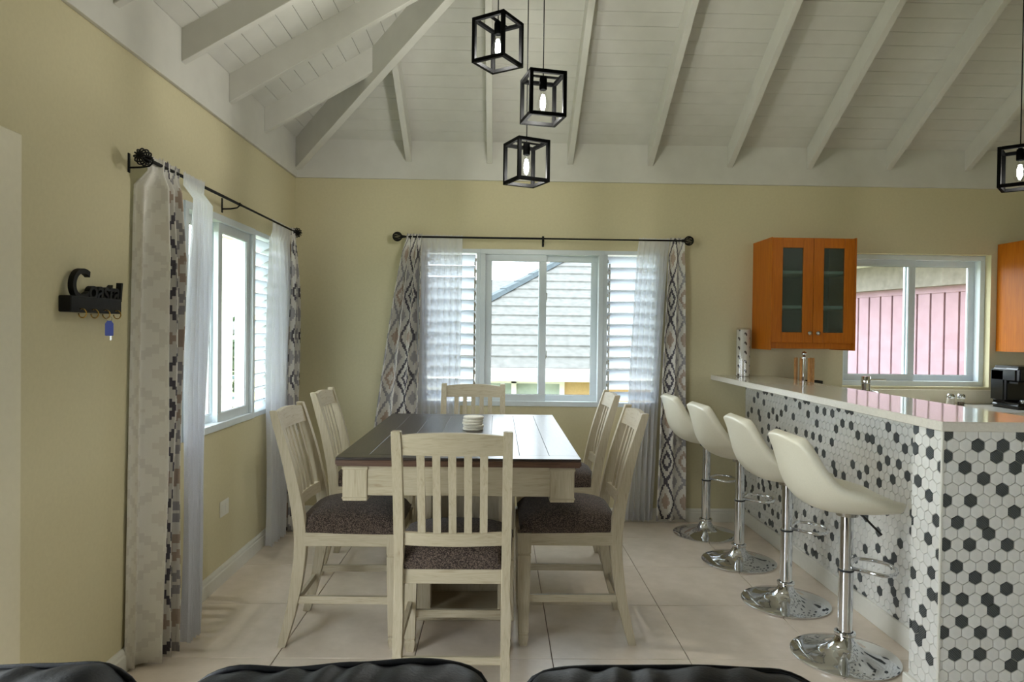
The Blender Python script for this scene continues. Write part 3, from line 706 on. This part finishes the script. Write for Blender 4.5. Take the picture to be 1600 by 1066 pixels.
def make_chair():
    t = thing('dining_chair', 'x', 'chair')
    for s in (-1, 1):
        smooth(obj('back_post', curve_post(s*.2045, .036, POST, None), 'chair_v', t), .5)
    smooth(obj('top_rail', rail_curved(.966, 1.042, .375, .018, .022, .012), 'chair_x', t), .5)
    smooth(obj('lower_back_rail', rail_curved(.61, .66, .375, .018, .022), 'chair_x', t), .5)
    for i in range(5):
        x = (i-2)*.0585; bw = -.018*(1-(x/.1875)**2)
        ys = [(z, post_y(z)+bw) for z in (.655, .72, .8, .9, .972)]
        bm = bmesh.new(); R_ = []
        for z, y in ys: R_.append([bm.verts.new((x+a*.0145, y+b2*.006, z)) for a, b2 in ((-1, -1), (1, -1), (1, 1), (-1, 1))])
        for A, B2 in zip(R_, R_[1:]):
            for k_ in range(4): bm.faces.new((A[k_], A[(k_+1) % 4], B2[(k_+1) % 4], B2[k_]))
        bm.faces.new(R_[0][::-1]); bm.faces.new(R_[-1]); bmesh.ops.recalc_face_normals(bm, faces=bm.faces)
        smooth(obj('slat', bm, 'chair_v', t), .5)
    for s in (-1, 1):
        x, y = s*.212, .222
        def sq(w, z, x=x, y=y): return [(x-w, y-w, z), (x+w, y-w, z), (x+w, y+w, z), (x-w, y+w, z)]
        bm = bmesh.new(); R_ = []
        for w, z in ((.017, 0), (.023, .042), (.023, .05), (.0195, .053), (.0195, .058), (.0225, .062), (.03, .415), (.027, .418), (.027, .424), (.031, .428), (.031, .517)):
            R_.append([bm.verts.new(p) for p in sq(w, z)])
        for A, B2 in zip(R_, R_[1:]):
            for k_ in range(4): bm.faces.new((A[k_], A[(k_+1) % 4], B2[(k_+1) % 4], B2[k_]))
        bm.faces.new(R_[0][::-1]); bm.faces.new(R_[-1]); bmesh.ops.recalc_face_normals(bm, faces=bm.faces)
        obj('front_leg', bm, 'chair_v', t)
        obj('seat_rail', box_bm((s*.212-.011, -.18, .456), (s*.212+.011, .195, .517), .002), 'chair_y', t)
        obj('side_stretcher', hexa([(s*.206-.009, -.215, .197), (s*.206+.009, -.215, .197), (s*.212+.009, .205, .197), (s*.212-.009, .205, .197), (s*.206-.009, -.215, .23), (s*.206+.009, -.215, .23), (s*.212+.009, .205, .23), (s*.212-.009, .205, .23)]), 'chair_y', t)
    obj('seat_rail', box_bm((-.19, -.21, .456), (.19, -.188, .52), .002), 'chair_x', t); obj('seat_rail', box_bm((-.185, .215, .456), (.185, .237, .517), .002), 'chair_x', t)
    obj('front_stretcher', box_bm((-.195, .213, .15), (.195, .231, .185), .002), 'chair_x', t); obj('rear_stretcher', box_bm((-.19, -.247, .16), (.19, -.229, .19), .002), 'chair_x', t)
    # cushion: domed pad
    bm = bmesh.new(); nx, ny = 18, 18; G = []
    for j in range(ny+1):
        row = []
        for i in range(nx+1):
            a, b2 = -1+2*i/nx, -1+2*j/ny
            hw = .222+.018*(b2+1)/2
            e = max(0, 1-abs(a)**5)*max(0, 1-abs(b2)**5)
            y = .012+b2*.232
            cut = 1 if b2 > -.8 else .86
            z = .535+.062*e**.45+.034*(1-a*a)*(1-b2*b2)
            row.append(bm.verts.new((a*hw*(cut if abs(a) > .8 else 1), y, z)))
        G.append(row)
    for j in range(ny):
        for i in range(nx): bm.faces.new((G[j][i], G[j][i+1], G[j+1][i+1], G[j+1][i]))
    bd = [e for e in bm.edges if e.is_boundary]
    r = bmesh.ops.extrude_edge_only(bm, edges=bd); nv = [g_ for g_ in r['geom'] if isinstance(g_, bmesh.types.BMVert)]
    for v in nv: v.co.z = .514; v.co.x *= .975; v.co.y = .012+(v.co.y-.012)*.975
    bmesh.ops.contextual_create(bm, geom=[e for e in bm.edges if e.is_boundary]); bmesh.ops.recalc_face_normals(bm, faces=bm.faces)
    smooth(obj('seat_cushion', bm, 'tweed', t), 1.0)
    return t
ch0 = make_chair(); GR = 'slat-back chairs around the dining table'
spots = [(-.165, 2.86, 0, 'cream slat-back dining chair nearest the camera, seen from behind'),
         (-.172, 4.56, PI, 'cream slat-back dining chair at the far end of the table under the window'),
         (-.678, 3.325, -PI/2, 'near cream slat-back dining chair on the side of the curtained side window'),
         (-.745, 4.245, -PI/2, 'far cream slat-back dining chair on the side of the curtained side window'),
         (.35, 3.36, PI/2, 'near cream slat-back dining chair on the bar stool side of the table'),
         (.38, 4.275, PI/2, 'far cream slat-back dining chair on the bar stool side of the table')]
for i, (x, y, rz, lb) in enumerate(spots):
    o = ch0 if i == 0 else copy_tree(ch0)
    o.location = (x, y, 0); o.rotation_euler = (0, 0, rz); o['label'] = lb; o['category'] = 'chair'; o['group'] = GR

# ================================================================== BAR STOOLS
def make_stool():
    t = thing('bar_stool', 'x', 'stool')
    smooth(obj('base', lathe([(0, 0), (.222, 0), (.226, .004), (.226, .009), (.218, .013), (.17, .019), (.12, .029), (.08, .044), (.055, .062), (.042, .082), (.036, .098), (0, .098)], 56), 'chrome', t), .9)
    smooth(obj('base_collar', lathe([(.034, .096), (.044, .098), (.046, .106), (.044, .114), (.034, .116)], 28), 'chrome', t), .9)
    smooth(obj('outer_column', lathe([(.0305, .1), (.0305, .395), (.028, .397), (0, .397)], 28), 'chrome', t), .7)
    smooth(obj('column_ring', lathe([(.0305, .383), (.0325, .385), (.0325, .391), (.0305, .393)], 28), 'gasket', t), .7)
    smooth(obj('inner_column', lathe([(.027, .39), (.027, .66), (0, .66)], 28), 'chrome', t), .7)
    smooth(obj('seat_plate', lathe([(0, .63), (.045, .63), (.05, .655), (0, .655)], 24), 'steel', t), .6)
    # foot loop
    pth = [(.018, .02, .40)]
    for i in range(17):
        a = PI/2-PI*i/16; pth.append((.115*math.sin(a), .105+.105*math.cos(a), .40))
    pth.append((-.018, .02, .40))
    smooth(obj('foot_rest', tube(pth, .0085, 10), 'chrome', t))
    smooth(obj('height_lever', tube([(.03, .03, .655), (.05, .06, .625), (.075, .115, .565)], .005, 8), 'blackp', t))
    # bucket shell
    rows = [(-.262, 1.0, .15, .00, .00), (-.259, .985, .178, .012, .0), (-.248, .92, .196, .04, .0), (-.234, .84, .205, .075, .0), (-.218, .775, .208, .10, .03), (-.17, .722, .209, .075, .08), (-.08, .70, .208, .02, .095), (.03, .698, .205, 0, .072), (.12, .706, .194, 0, .04), (.185, .708, .17, -.01, .015), (.205, .70, .135, -.02, .0)]
    bm = bmesh.new(); G = []; n = 12
    for (y, z, hw, cy, cz) in rows:
        G.append([bm.verts.new((hw*s, y+cy*abs(s)**2.4, z+cz*abs(s)**2.6)) for s in [-1+2*i/n for i in range(n+1)]])
    for A, B2 in zip(G, G[1:]):
        for i in range(n): bm.faces.new((A[i], A[i+1], B2[i+1], B2[i]))
    bmesh.ops.recalc_face_normals(bm, faces=bm.faces)
    up_ = sum((f.normal.z for f in bm.faces)) ; bm.normal_update()
    if sum(f.normal.z for f in bm.faces) < 0: bmesh.ops.reverse_faces(bm, faces=bm.faces)
    o = obj('seat_shell', bm, 'cream_leather', t)
    md = o.modifiers.new('thick', 'SOLIDIFY'); md.thickness = .052; md.offset = -1; md2 = o.modifiers.new('sub', 'SUBSURF'); md2.levels = 2; md2.render_levels = 2; smooth(o)
    return t
st0 = make_stool(); GR = 'cream leather stools along the breakfast bar'
for i, (x, y, rz, lb) in enumerate([(1.552, 3.037, -PI/2, 'cream leather bar stool nearest the camera, first in the row'),
        (1.545, 3.655, -PI/2, 'cream leather bar stool second from the camera along the bar'),
        (1.522, 4.31, -PI/2+.05, 'cream leather bar stool third from the camera along the bar'),
        (1.49, 4.905, -PI/2+.03, 'cream leather bar stool farthest from the camera, beside the patterned curtain')]):
    o = st0 if i == 0 else copy_tree(st0)
    o.location = (x, y, 0); o.rotation_euler = (0, 0, rz); o['label'] = lb; o['category'] = 'stool'; o['group'] = GR

# ================================================================== CURTAINS AND RODS
def cage_ball(c, r, axis, parent):
    bm = bmesh.new()
    for k_ in range(6):
        a = PI*k_/6; pts = []
        for i in range(20):
            th_ = 2*PI*i/20; p = (r*math.cos(th_), r*math.sin(th_)*math.cos(a+th_*.0), r*math.sin(th_)*math.sin(a))
            pts.append(Vector(c)+(Vector(p) if axis == 'x' else Vector((p[1], p[0], p[2]))))
        tube(pts, .0035, 6, True, bm)
    tip = Vector((1, 0, 0)) if axis == 'x' else Vector((0, 1, 0))
    return smooth(obj('finial', bm, 'iron', parent))
def rod(label, kind, u0, u1, z, brk):
    f = mk_map(kind); ax = 'x' if kind == 'back' else 'y'; off = -.09
    t = thing('curtain_rod', label, 'curtain rod')
    smooth(obj('pole', tube([f(u0+.03, off, z), f((u0+u1)/2, off, z)], .0075, 12), 'iron', t), .6)
    smooth(obj('inner_pole', tube([f((u0+u1)/2, off, z), f(u1-.03, off, z)], .006, 12), 'iron', t), .6)
    for u in (u0, u1): 
        cage_ball(f(u, off, z), .033, ax, t)
        s = 1 if u == u0 else -1
        smooth(obj('finial_neck', tube([f(u+s*.028, off, z), f(u+s*.036, off, z), f(u+s*.044, off, z), f(u+s*.052, off, z)], [.008, .013, .009, .012], 12), 'iron', t), .6)
    for u in brk:
        b2 = smooth(obj('bracket', tube([f(u, 0, z-.03), f(u, -.05, z-.028), f(u, -.085, z-.022), f(u, -.099, z-.008), f(u, -.1, z+.006)], .004, 8), 'iron', t))
        a, b3 = f(u-.008, -.004, z-.05), f(u+.008, 0, z+.03); obj('bracket_plate', box_bm(tuple(map(min, a, b3)), tuple(map(max, a, b3)), .001), 'iron', b2)
    return t
rod('black curtain rod with caged ball ends above the table window', 'back', -.755, 1.405, 2.117, (-.66, .325, 1.31))
rod('black curtain rod with caged ball ends above the side window', 'left', 2.845, 4.985, 2.112, (2.905, 3.87, 4.9))
def drape(name, label, cat, kind, top, bot, ztop, zbot, folds, amp, base, mat, fabric, phase=0, uoff=0, flat=None, group=None, seed=0):
    """pleated cloth hanging from the rod; top/bot = extents along the wall"""
    f = mk_map(kind); rr = random.Random(seed); N, Rz = max(60, folds*14), 36
    ph = [rr.uniform(-.5, .5) for _ in range(folds+2)]; am = [rr.uniform(.7, 1.25) for _ in range(folds+2)]
    V, F, UV, MI = [], [], [], []
    for j in range(Rz+1):
        v = j/Rz; z = ztop+(zbot-ztop)*v; e = v**.8
        for i in range(N+1):
            u = i/N; k_ = u*folds; i0 = int(k_)
            a = am[i0]*(1-(k_-i0))+am[i0+1]*(k_-i0); p = ph[i0]*(1-(k_-i0))+ph[i0+1]*(k_-i0)
            s = (top[0]+(top[1]-top[0])*u)*(1-e)+(bot[0]+(bot[1]-bot[0])*u)*e
            gather = .35+.65*min(1, v*5)
            w_ = math.sin(2*PI*k_+phase+p*.8*v)
            s += .35*amp*math.cos(2*PI*k_+phase+p*v)*gather*(1 if 0 < i < N else 0)*.5
            d = base+amp*gather*a*w_ + .006*math.sin(9*v+7*u)
            if flat and u < flat[0]:
                q = u/flat[0]; d = d*q+flat[1]*(1-q)
            if v < .03: d = d*.3+.09*.7
            zz = z+(.012*rr.random() if j == 0 and i % 3 == 0 else 0) - (.006*abs(w_) if j == Rz else 0)
            V.append(f(s, -d, zz))
    for j in range(Rz):
        for i in range(N):
            a = j*(N+1)+i; F.append((a, a+1, a+N+2, a+N+1)); MI.append(1 if (flat and i/N < flat[0]*.93) else 0)
            for (ii, jj) in ((i, j), (i+1, j), (i+1, j+1), (i, j+1)): UV.append((uoff+ii/N*fabric, ztop+(zbot-ztop)*jj/Rz))
    me = bpy.data.meshes.new(name); me.from_pydata(V, [], F); l = me.uv_layers.new()
    for k_, q_ in enumerate(UV): l.data[k_].uv = q_
    me.materials.append(MAT[mat])
    if flat: me.materials.append(MAT['ikat_back'])
    for p_, mi in zip(me.polygons, MI): p_.material_index = mi; p_.use_smooth = True
    o = bpy.data.objects.new(name, me); COL.objects.link(o); tag(o, label, cat, group)
    md = o.modifiers.new('t', 'SOLIDIFY'); md.thickness = .002 if mat != 'sheer' else .0006; md.offset = 0
    if mat == 'sheer': o.modifiers.remove(md)
    return o
G1, G2 = 'ikat print curtains', 'white sheer curtains'
drape('patterned_curtain', 'ikat print curtain nearest the camera, left of the side window', 'curtain', 'left', (2.93, 3.155), (2.87, 3.085), 2.135, .015, 4, .055, .105, 'ikat', .62, 0, .03, (.36, .012), G1, 1)
drape('sheer_curtain', 'white sheer curtain beside the nearest patterned curtain', 'curtain', 'left', (3.165, 3.39), (3.11, 3.235), 2.125, .02, 5, .028, .15, 'sheer', 1, 0, 0, None, G2, 2)
drape('sheer_curtain', 'white sheer curtain at the corner end of the side window', 'curtain', 'left', (4.47, 4.86), (4.50, 4.82), 2.125, .02, 6, .03, .06, 'sheer', 1, 1, 0, None, G2, 3)
drape('patterned_curtain', 'narrow ikat print curtain bunched in the room corner', 'curtain', 'left', (4.86, 4.96), (4.85, 5.02), 2.125, .015, 3, .035, .085, 'ikat', .6, 0, .21, None, G1, 4)
drape('patterned_curtain', 'ikat print curtain flaring out left of the table window', 'curtain', 'back', (-.68, -.575), (-.99, -.60), 2.135, .015, 3, .045, .10, 'ikat', .5, .6, .0, None, G1, 5)
drape('sheer_curtain', 'white sheer curtain over the left louvres of the table window', 'curtain', 'back', (-.615, -.275), (-.60, -.29), 2.13, .02, 7, .025, .055, 'sheer', 1, 0, 0, None, G2, 6)
drape('sheer_curtain', 'white sheer curtain over the right louvres of the table window', 'curtain', 'back', (1.035, 1.265), (.94, 1.17), 2.13, .02, 6, .026, .05, 'sheer', 1, .5, 0, None, G2, 7)
drape('patterned_curtain', 'ikat print curtain hanging behind the farthest bar stool', 'curtain', 'back', (1.268, 1.375), (1.195, 1.415), 2.135, .03, 2, .03, .055, 'ikat', .34, 1.2, .21, None, G1, 8)

# ================================================================== PENDANTS
def pendant(label, cx, cy, z0, ztop, rz, power=14, s=.158, h=.208):
    t = thing('pendant_light', label, 'pendant lamp', (cx, cy, z0), rz, 'black cage pendant lamps')
    w = .0085; a = s/2
    L = []
    for x in (-a, a):
        for y in (-a, a): L.append(((x-w, y-w, 0), (x+w, y+w, h)))
    for z in (w, h-w):
        for q_ in (-a, a): L += [((-a+w, q_-w, z-w), (a-w, q_+w, z+w)), ((q_-w, -a+w, z-w), (q_+w, a-w, z+w))]
    obj('cage', boxes(L, .0012), 'cage', t)
    obj('socket_bar', box_bm((-a+w, -.009, h-.008), (a-w, .009, h-.002), .001), 'cage', t)
    smooth(obj('lamp_holder', lathe([(0, h-.008), (.016, h-.008), (.018, h-.02), (.018, h-.062), (.015, h-.066), (0, h-.066)], 20), 'cage', t), .7)
    bl = smooth(obj('bulb', lathe([(.012, h-.064), (.014, h-.078), (.022, h-.105), (.029, h-.132), (.029, h-.148), (.021, h-.166), (.008, h-.175), (0, h-.176)], 24), 'bulbglass', t))
    smooth(obj('filament', lathe([(0, h-.086), (.007, h-.088), (.0125, h-.112), (.0125, h-.142), (.007, h-.154), (0, h-.156)], 12), 'fil', bl))
    smooth(obj('cord', tube([(0, 0, h-.006), (0, 0, ztop-z0)], .0028, 8), 'iron', t))
    pl = bpy.data.lights.new('bulb_light', 'POINT'); pl.energy = power; pl.color = (1.0, .985, .92); pl.shadow_soft_size = .012
    po = bpy.data.objects.new('bulb_light', pl); COL.objects.link(po); po.parent = bl; po.location = (0, 0, h-.163); pl.shadow_soft_size = .01
    # canopy on the roof slope
    smooth(obj('canopy', lathe([(0, ztop-z0), (.05, ztop-z0), (.052, ztop-z0+.022), (0, ztop-z0+.024)], 24), 'iron', t), .6)
zt = ZB+T*(YBf-3.3)
pendant('topmost black cage pendant of the three hanging over the table', -.02, 3.25, 2.663, ZB+T*min(YBf-3.25, -.02-XLf)-.05, math.radians(57))
pendant('middle black cage pendant of the three hanging over the table', .192, 3.23, 2.404, ZB+T*min(YBf-3.23, .192-XLf)-.05, math.radians(13))
pendant('lowest black cage pendant of the three hanging over the table', .128, 3.48, 2.166, ZB+T*min(YBf-3.48, .128-XLf)-.05, math.radians(25))
pendant('black cage pendant cut off by the right edge above the bar', 2.66, 3.52, 2.192, ZB+T*(YBf-3.52)-.05, math.radians(47), 4)

# ================================================================== KEY RACK, OUTLET
kr = thing('key_rack', 'black key rack on the side wall with raised lettering', 'key rack', (XL, 2.615, 1.475))
box_o = obj('rack_box', box_bm((.0, -.165, 0), (.045, .16, .058), .003), 'iron', kr)
def text_mesh(s, size, ext, off, shear=0):
    cu = bpy.data.curves.new('t', 'FONT'); cu.body = s; cu.size = size; cu.extrude = ext; cu.offset = off; cu.shear = shear; cu.space_character = .93
    o = bpy.data.objects.new('t', cu); COL.objects.link(o); bpy.context.view_layer.update()
    me = bpy.data.meshes.new_from_object(o.evaluated_get(bpy.context.evaluated_depsgraph_get())); bpy.data.objects.remove(o); bpy.data.curves.remove(cu); return me
for s, sz, y in (('C', .155, -.15), ('oastal', .105, -.045)):
    me = text_mesh(s, sz, .01, .0018, .12); me.materials.clear()
    obj('lettering', me, 'iron', kr, (.026, y, .05), (PI/2, 0, PI/2))
for i in range(4):
    y = -.115+.075*i
    pts = [(.045, y, .012), (.055, y, .012)]+[(.055+.014*math.sin(a), y, -.004+.016*math.cos(a)) for a in [PI*k_/8*1.5 for k_ in range(9)]]
    smooth(obj('cup_hook', tube(pts, .0022, 8), 'brass', kr))
kt = thing('key_tag', 'blue plastic key tag hanging from the key rack', 'key tag', (XL+.066, 2.615+.035, 1.458), -.9)
smooth(obj('ring', tube([(0, .009*math.cos(a), -.004+.009*math.sin(a)) for a in [2*PI*i/16 for i in range(16)]], .0009, 6, True), 'steel', kt))
obj('tag', prism([(-.012, -.068), (.012, -.068), (.014, -.065), (.014, -.022), (.007, -.011), (-.007, -.011), (-.014, -.022), (-.014, -.065)], 'x', -.0025, .0025), 'blue', kt)
obj('key', prism([(.002, -.085), (.008, -.085), (.008, -.068), (.002, -.068)], 'x', -.001, .001), 'steel', kt)
t = thing('wall_outlet', 'white double wall outlet low beneath the side window', 'outlet', (XL, 3.928, .415))
obj('plate', box_bm((0, -.06, -.044), (.006, .06, .044), .002), 'socket', t)
for y in (-.026, .026): obj('receptacle', box_bm((.005, y-.018, -.024), (.008, y+.018, .024), .001), 'socket', t)
for i, y in enumerate((-.6,)): pass
t = thing('wall_outlet', 'small white outlet cover on the back baseboard under the sheer curtain', 'outlet', (1.04, YB-.016, .085))
obj('plate', box_bm((-.03, -.006, -.018), (.03, 0, .018), .002), 'socket', t)

# ================================================================== SOFA (only its back cushions reach into the frame)
sf = thing('sofa', 'black leather sofa back along the bottom edge', 'sofa', (-.27, 1.1, 0))
smooth(obj('frame', boxes([((-.9, -.72, .08), (.9, .17, .28)), ((-.9, .05, .28), (.9, .17, .74)), ((-1.06, -.72, .08), (-.9, .17, .58)), ((.9, -.72, .08), (1.06, .17, .58))], .02), 'leather', sf), .6)
for i in range(3): smooth(obj('seat_cushion', box_bm((-.885+.593*i, -.74, .28), (-.31+.593*i, -.1, .44), .05, 3), 'leather', sf), 1)
def pillow(name, x0, x1, y0, y1, z0, hts, parent, seed):
    rr = random.Random(seed); bm = bmesh.new(); nx, ny = 40, 14; R_ = []
    def ht(u):
        for (a, za), (b2, zb_) in zip(hts, hts[1:]):
            if u <= b2: t_ = (u-a)/(b2-a); t_ = t_*t_*(3-2*t_); return za+(zb_-za)*t_
        return hts[-1][1]
    for i in range(nx+1):
        u = i/nx; e = (1-abs(2*u-1)**9)**.5 if 0 < u < 1 else .0
        zt_ = z0+(ht(u)-z0)*(.72+.28*e); yc = (y0+y1)/2; hw = (y1-y0)/2*(.35+.65*e); ring = []
        zm = (z0+zt_)/2
        for k_ in range(20):
            a = 2*PI*k_/20; ca, sa = math.cos(a), math.sin(a)
            y = yc+hw*math.copysign(abs(ca)**.7, ca); z = zm+(zt_-zm)*math.copysign(abs(sa)**.75, sa)
            wr = .004*math.sin(23*u+5*math.sin(9*u+seed)+k_*.8)+.003*math.sin(51*u+k_*1.7+seed)
            ring.append(bm.verts.new((x0+(x1-x0)*u, y+wr*ca, z+wr*sa)))
        R_.append(ring)
    for A, B2 in zip(R_, R_[1:]):
        for k_ in range(20): bm.faces.new((A[k_], A[(k_+1) % 20], B2[(k_+1) % 20], B2[k_]))
    bm.faces.new(R_[0][::-1]); bm.faces.new(R_[-1]); bmesh.ops.recalc_face_normals(bm, faces=bm.faces)
    o = smooth(obj(name, bm, 'leather', parent)); md = o.modifiers.new('s', 'SUBSURF'); md.levels = 1; md.render_levels = 2
    # piping along the top
    pp = [(x0+(x1-x0)*u, (y0+y1)/2+.055, z0+(ht(u)-z0)*(.72+.28*(1-abs(2*u-1)**9)**.5)-.012) for u in [.04+.92*i/30 for i in range(31)]]
    smooth(obj('piping', tube(pp, .006, 8), 'leather', o))
    return o
pillow('back_cushion', -.86, -.295, -.13, .13, .42, [(0, .845), (.2, .865), (.45, .868), (.7, .873), (.85, .878), (1, .862)], sf, 1)
pillow('back_cushion', -.258, .282, -.13, .13, .42, [(0, .855), (.2, .872), (.34, .868), (.55, .877), (.75, .884), (.92, .88), (1, .862)], sf, 2)
pillow('back_cushion', .296, .86, -.13, .13, .42, [(0, .862), (.08, .872), (.3, .873), (.55, .874), (.78, .869), (1, .84)], sf, 3)
for x in (-.95, .95):
    for y in (-.65, .1): obj('foot', lathe([(0, 0), (.025, 0), (.03, .08), (0, .08)], 16, None, (x, y, 0)), 'blackp', sf)

# ================================================================== OUTSIDE
gd = structure(obj('ground', box_bm((-120, -60, -2.7), (90, 160, -2.5)), 'ground'), 'dry grassy ground outside')
# neighbouring house with shingled hip roof
hs_ = thing('neighbour_house', 'neighbouring house with grey shingled hip roof beyond the table window', 'house', (0, 0, 0))
D0, E0, NP, SL = 12.2, .76, .37, .614; cN = 1/math.sqrt(1+SL*SL)
HXL = -2.32
for i in range(19):
    a0, a1 = i*NP*cN, (i+1)*NP*cN; y0_, y1_ = D0+a0, D0+a1+.03; z0_, z1_ = E0+SL*a0, E0+SL*(a1+.03)
    xl0, xl1, xr = HXL+a0, HXL+a1+.03, 9.0-a0*.6
    obj('shingle_course', hexa([(xl0, y0_, z0_+.045), (xr, y0_, z0_+.045), (xr, y1_, z1_+.012), (xl1, y1_, z1_+.012), (xl0, y0_, z0_), (xr, y0_, z0_), (xr, y1_, z1_-.03), (xl1, y1_, z1_-.03)]), 'roof', hs_)
# west slope of the same roof and its lower wing
bm = hexa([(HXL, D0, E0), (HXL, D0+14, E0), (HXL+7*.9, D0+9, E0+SL*7*.9), (HXL+7*.9, D0+7*.9, E0+SL*7*.9), (HXL, D0, E0-.05), (HXL, D0+14, E0-.05), (HXL+6.3, D0+9, E0+SL*6.3-.05), (HXL+6.3, D0+6.3, E0+SL*6.3-.05)]); obj('side_roof', bm, 'roof', hs_)
for i in range(22):
    a = i*.3; b2 = a+.32
    obj('hip_cap', hexa([(HXL+a-.09, D0+a+.09, E0+SL*a+.01), (HXL+a+.09, D0+a-.09, E0+SL*a+.01), (HXL+b2+.09, D0+b2-.09, E0+SL*b2+.01), (HXL+b2-.09, D0+b2+.09, E0+SL*b2+.01),
                         (HXL+a-.06, D0+a+.06, E0+SL*a+.11), (HXL+a+.06, D0+a-.06, E0+SL*a+.11), (HXL+b2+.06, D0+b2-.06, E0+SL*b2+.09), (HXL+b2-.06, D0+b2+.06, E0+SL*b2+.09)]), 'roofcap', hs_)
lw = hexa([(-6, 15.5, 1.4), (.5, 15.5, 1.4), (.5, 18.2, 2.78), (-6, 18.2, 2.78), (-6, 15.5, 1.3), (.5, 15.5, 1.3), (.5, 18.2, 2.66), (-6, 18.2, 2.66)]); obj('wing_roof', lw, 'roof', hs_)
obj('fascia', box_bm((HXL-.02, D0-.06, E0-.2), (9, D0, E0+.03), .005), 'fascia', hs_)
obj('soffit', box_bm((HXL, D0, E0-.2), (9, D0+.4, E0-.16)), 'fascia', hs_)
obj('wall', boxes([((HXL+.6, D0+.35, -2.5), (9, D0+.5, -.5)), ((1.2, D0+.35, -.5), (9, D0+.5, E0-.16))]), 'stucco', hs_)
obj('wall', box_bm((HXL+.6, D0+.37, -.5), (-.7, D0+.5, E0-.16)), 'fascia', hs_)
wn = obj('window', boxes([((a, D0+.3, -.5), (a+.09, D0+.42, E0-.16)) for a in (-.7, .24, 1.11)]+[((-.61, D0+.3, -.5), (1.11, D0+.42, -.4)), ((-.61, D0+.3, E0-.26), (1.11, D0+.42, E0-.16))]), 'fascia', hs_)
obj('pane', box_bm((-.61, D0+.36, -.4), (.24, D0+.37, E0-.26)), 'darkpane', wn); obj('pane', box_bm((.33, D0+.36, -.4), (1.11, D0+.37, E0-.26)), 'darkpane', wn)
# mauve boarded shed beyond the kitchen window
sh = thing('boarded_shed', 'mauve boarded outbuilding seen through the kitchen window', 'shed', (0, 0, 0))
A_, B2_ = Vector((4.40, 10.8, 0)), Vector((5.31, 6.5, 0)); dv = (B2_-A_); Ln = dv.length; dv.normalize(); nv_ = Vector((-dv.y, dv.x, 0)); nv_ = -nv_ if nv_.x > 0 else nv_
def slab(name, s0, s1, n0, n1, z0, z1, mat, rise=0):
    p = lambda s, n, z: tuple(A_+dv*s+nv_*n+Vector((0, 0, z)))
    return obj(name, hexa([p(s0, n0, z0), p(s1, n0, z0), p(s1, n1, z0), p(s0, n1, z0), p(s0, n0, z1), p(s1, n0, z1+rise), p(s1, n1, z1+rise), p(s0, n1, z1)]), mat, sh)
slab('backing', 0, Ln, -.12, 0, -2.5, 2.0, 'mauve_gap')
nb = int(Ln/.195)
for i in range(nb): slab('board', i*.195+.014, (i+1)*.195-.014, 0, .025, -2.5, 1.93, 'mauve')
slab('top_rail', 0, Ln, 0, .04, 1.93, 2.0, 'mauve'); slab('beam', -.3, Ln+.3, -.1, .16, 2.0, 2.3, 'beam'); slab('roof_soffit', -.5, Ln+.5, -1.5, .55, 2.3, 2.36, 'fascia'); slab('gutter', -.5, Ln+.5, .55, .65, 2.3, 2.42, 'fascia')
# porch post, balcony rail, shrubs outside the side window
pp_ = thing('porch_post', 'white porch post outside the side window', 'post', (-2.42, 6.05, 0))
obj('shaft', box_bm((-.09, -.09, -2.5), (.09, .09, 2.319), .01), 'fascia', pp_); obj('post_moulding', boxes([((-.13, -.13, 2.2), (.13, .13, 2.26)), ((-.12, -.12, .0), (.12, .12, .08))], .006), 'fascia', pp_)
pb = tag(box('porch_beam', (-2.55, 2.0, 2.32), (-2.3, 12, 2.6), 'fascia', None, .01), 'white porch beam across the top of the side window', 'beam')
rl = thing('balcony_rail', 'teal garden railing outside the side window', 'railing', (-4.6, 9.0, -2.5))
obj('top_rail', box_bm((-.03, -3, 3.05), (.03, 6, 3.11), .004), 'rail', rl); obj('bottom_rail', box_bm((-.03, -3, 2.7), (.03, 6, 2.75), .004), 'rail', rl)
for i in range(6): obj('rail_post', box_bm((-.04, -3+i*1.8-.04, 0), (.04, -3+i*1.8+.04, 3.1), .004), 'rail', rl)
def shrub(name, label, cat, loc, r, n, mat, th, seed):
    rr = random.Random(seed); t = thing(name, label, cat, loc, 0, 'greenery outside the side window')
    smooth(obj('trunk', tube([(0, 0, 0), (.05*r, 0, th*.5), (0, .05*r, th+r*.5)], [.1*r, .08*r, .05*r], 8), 'bark', t))
    V, F = [], []
    for i in range(n):
        d = Vector((rr.gauss(0, 1), rr.gauss(0, 1), rr.gauss(0, 1))).normalized()*r*(.55+.5*rr.random()); d.z *= .8
        c = Vector((0, 0, th+r*.75))+d; a = Vector((rr.gauss(0, 1), rr.gauss(0, 1), rr.gauss(0, 1))).normalized(); b2 = a.cross(d).normalized() if a.cross(d).length > .01 else Vector((1, 0, 0))
        s = r*.085; k_ = len(V); V += [c-a*s, c+b2*s*.5, c+a*s, c-b2*s*.5]; F.append((k_, k_+1, k_+2, k_+3))
    me = bpy.data.meshes.new('foliage'); me.from_pydata([tuple(v) for v in V], [], F); o = obj('foliage', me, mat, t); o['kind'] = 'stuff'
shrub('tree', 'bushy dark green tree on the slope beyond the side window', 'tree', (-13.6, 33, -2.5), 2.3, 1500, 'leaf', 1.0, 1)
shrub('tree', 'paler green tree farther off beyond the side window', 'tree', (-18.5, 42, -2.5), 2.6, 1500, 'leaf2', .9, 2)
shrub('shrub', 'low pale shrub on the grass beyond the side window', 'shrub', (-9.3, 21.5, -2.5), 1.0, 1500, 'leaf2', .5, 3)
shrub('shrub', 'low dark shrub behind the teal railing', 'shrub', (-7.6, 18.5, -2.5), 1.1, 900, 'leaf', .3, 4)
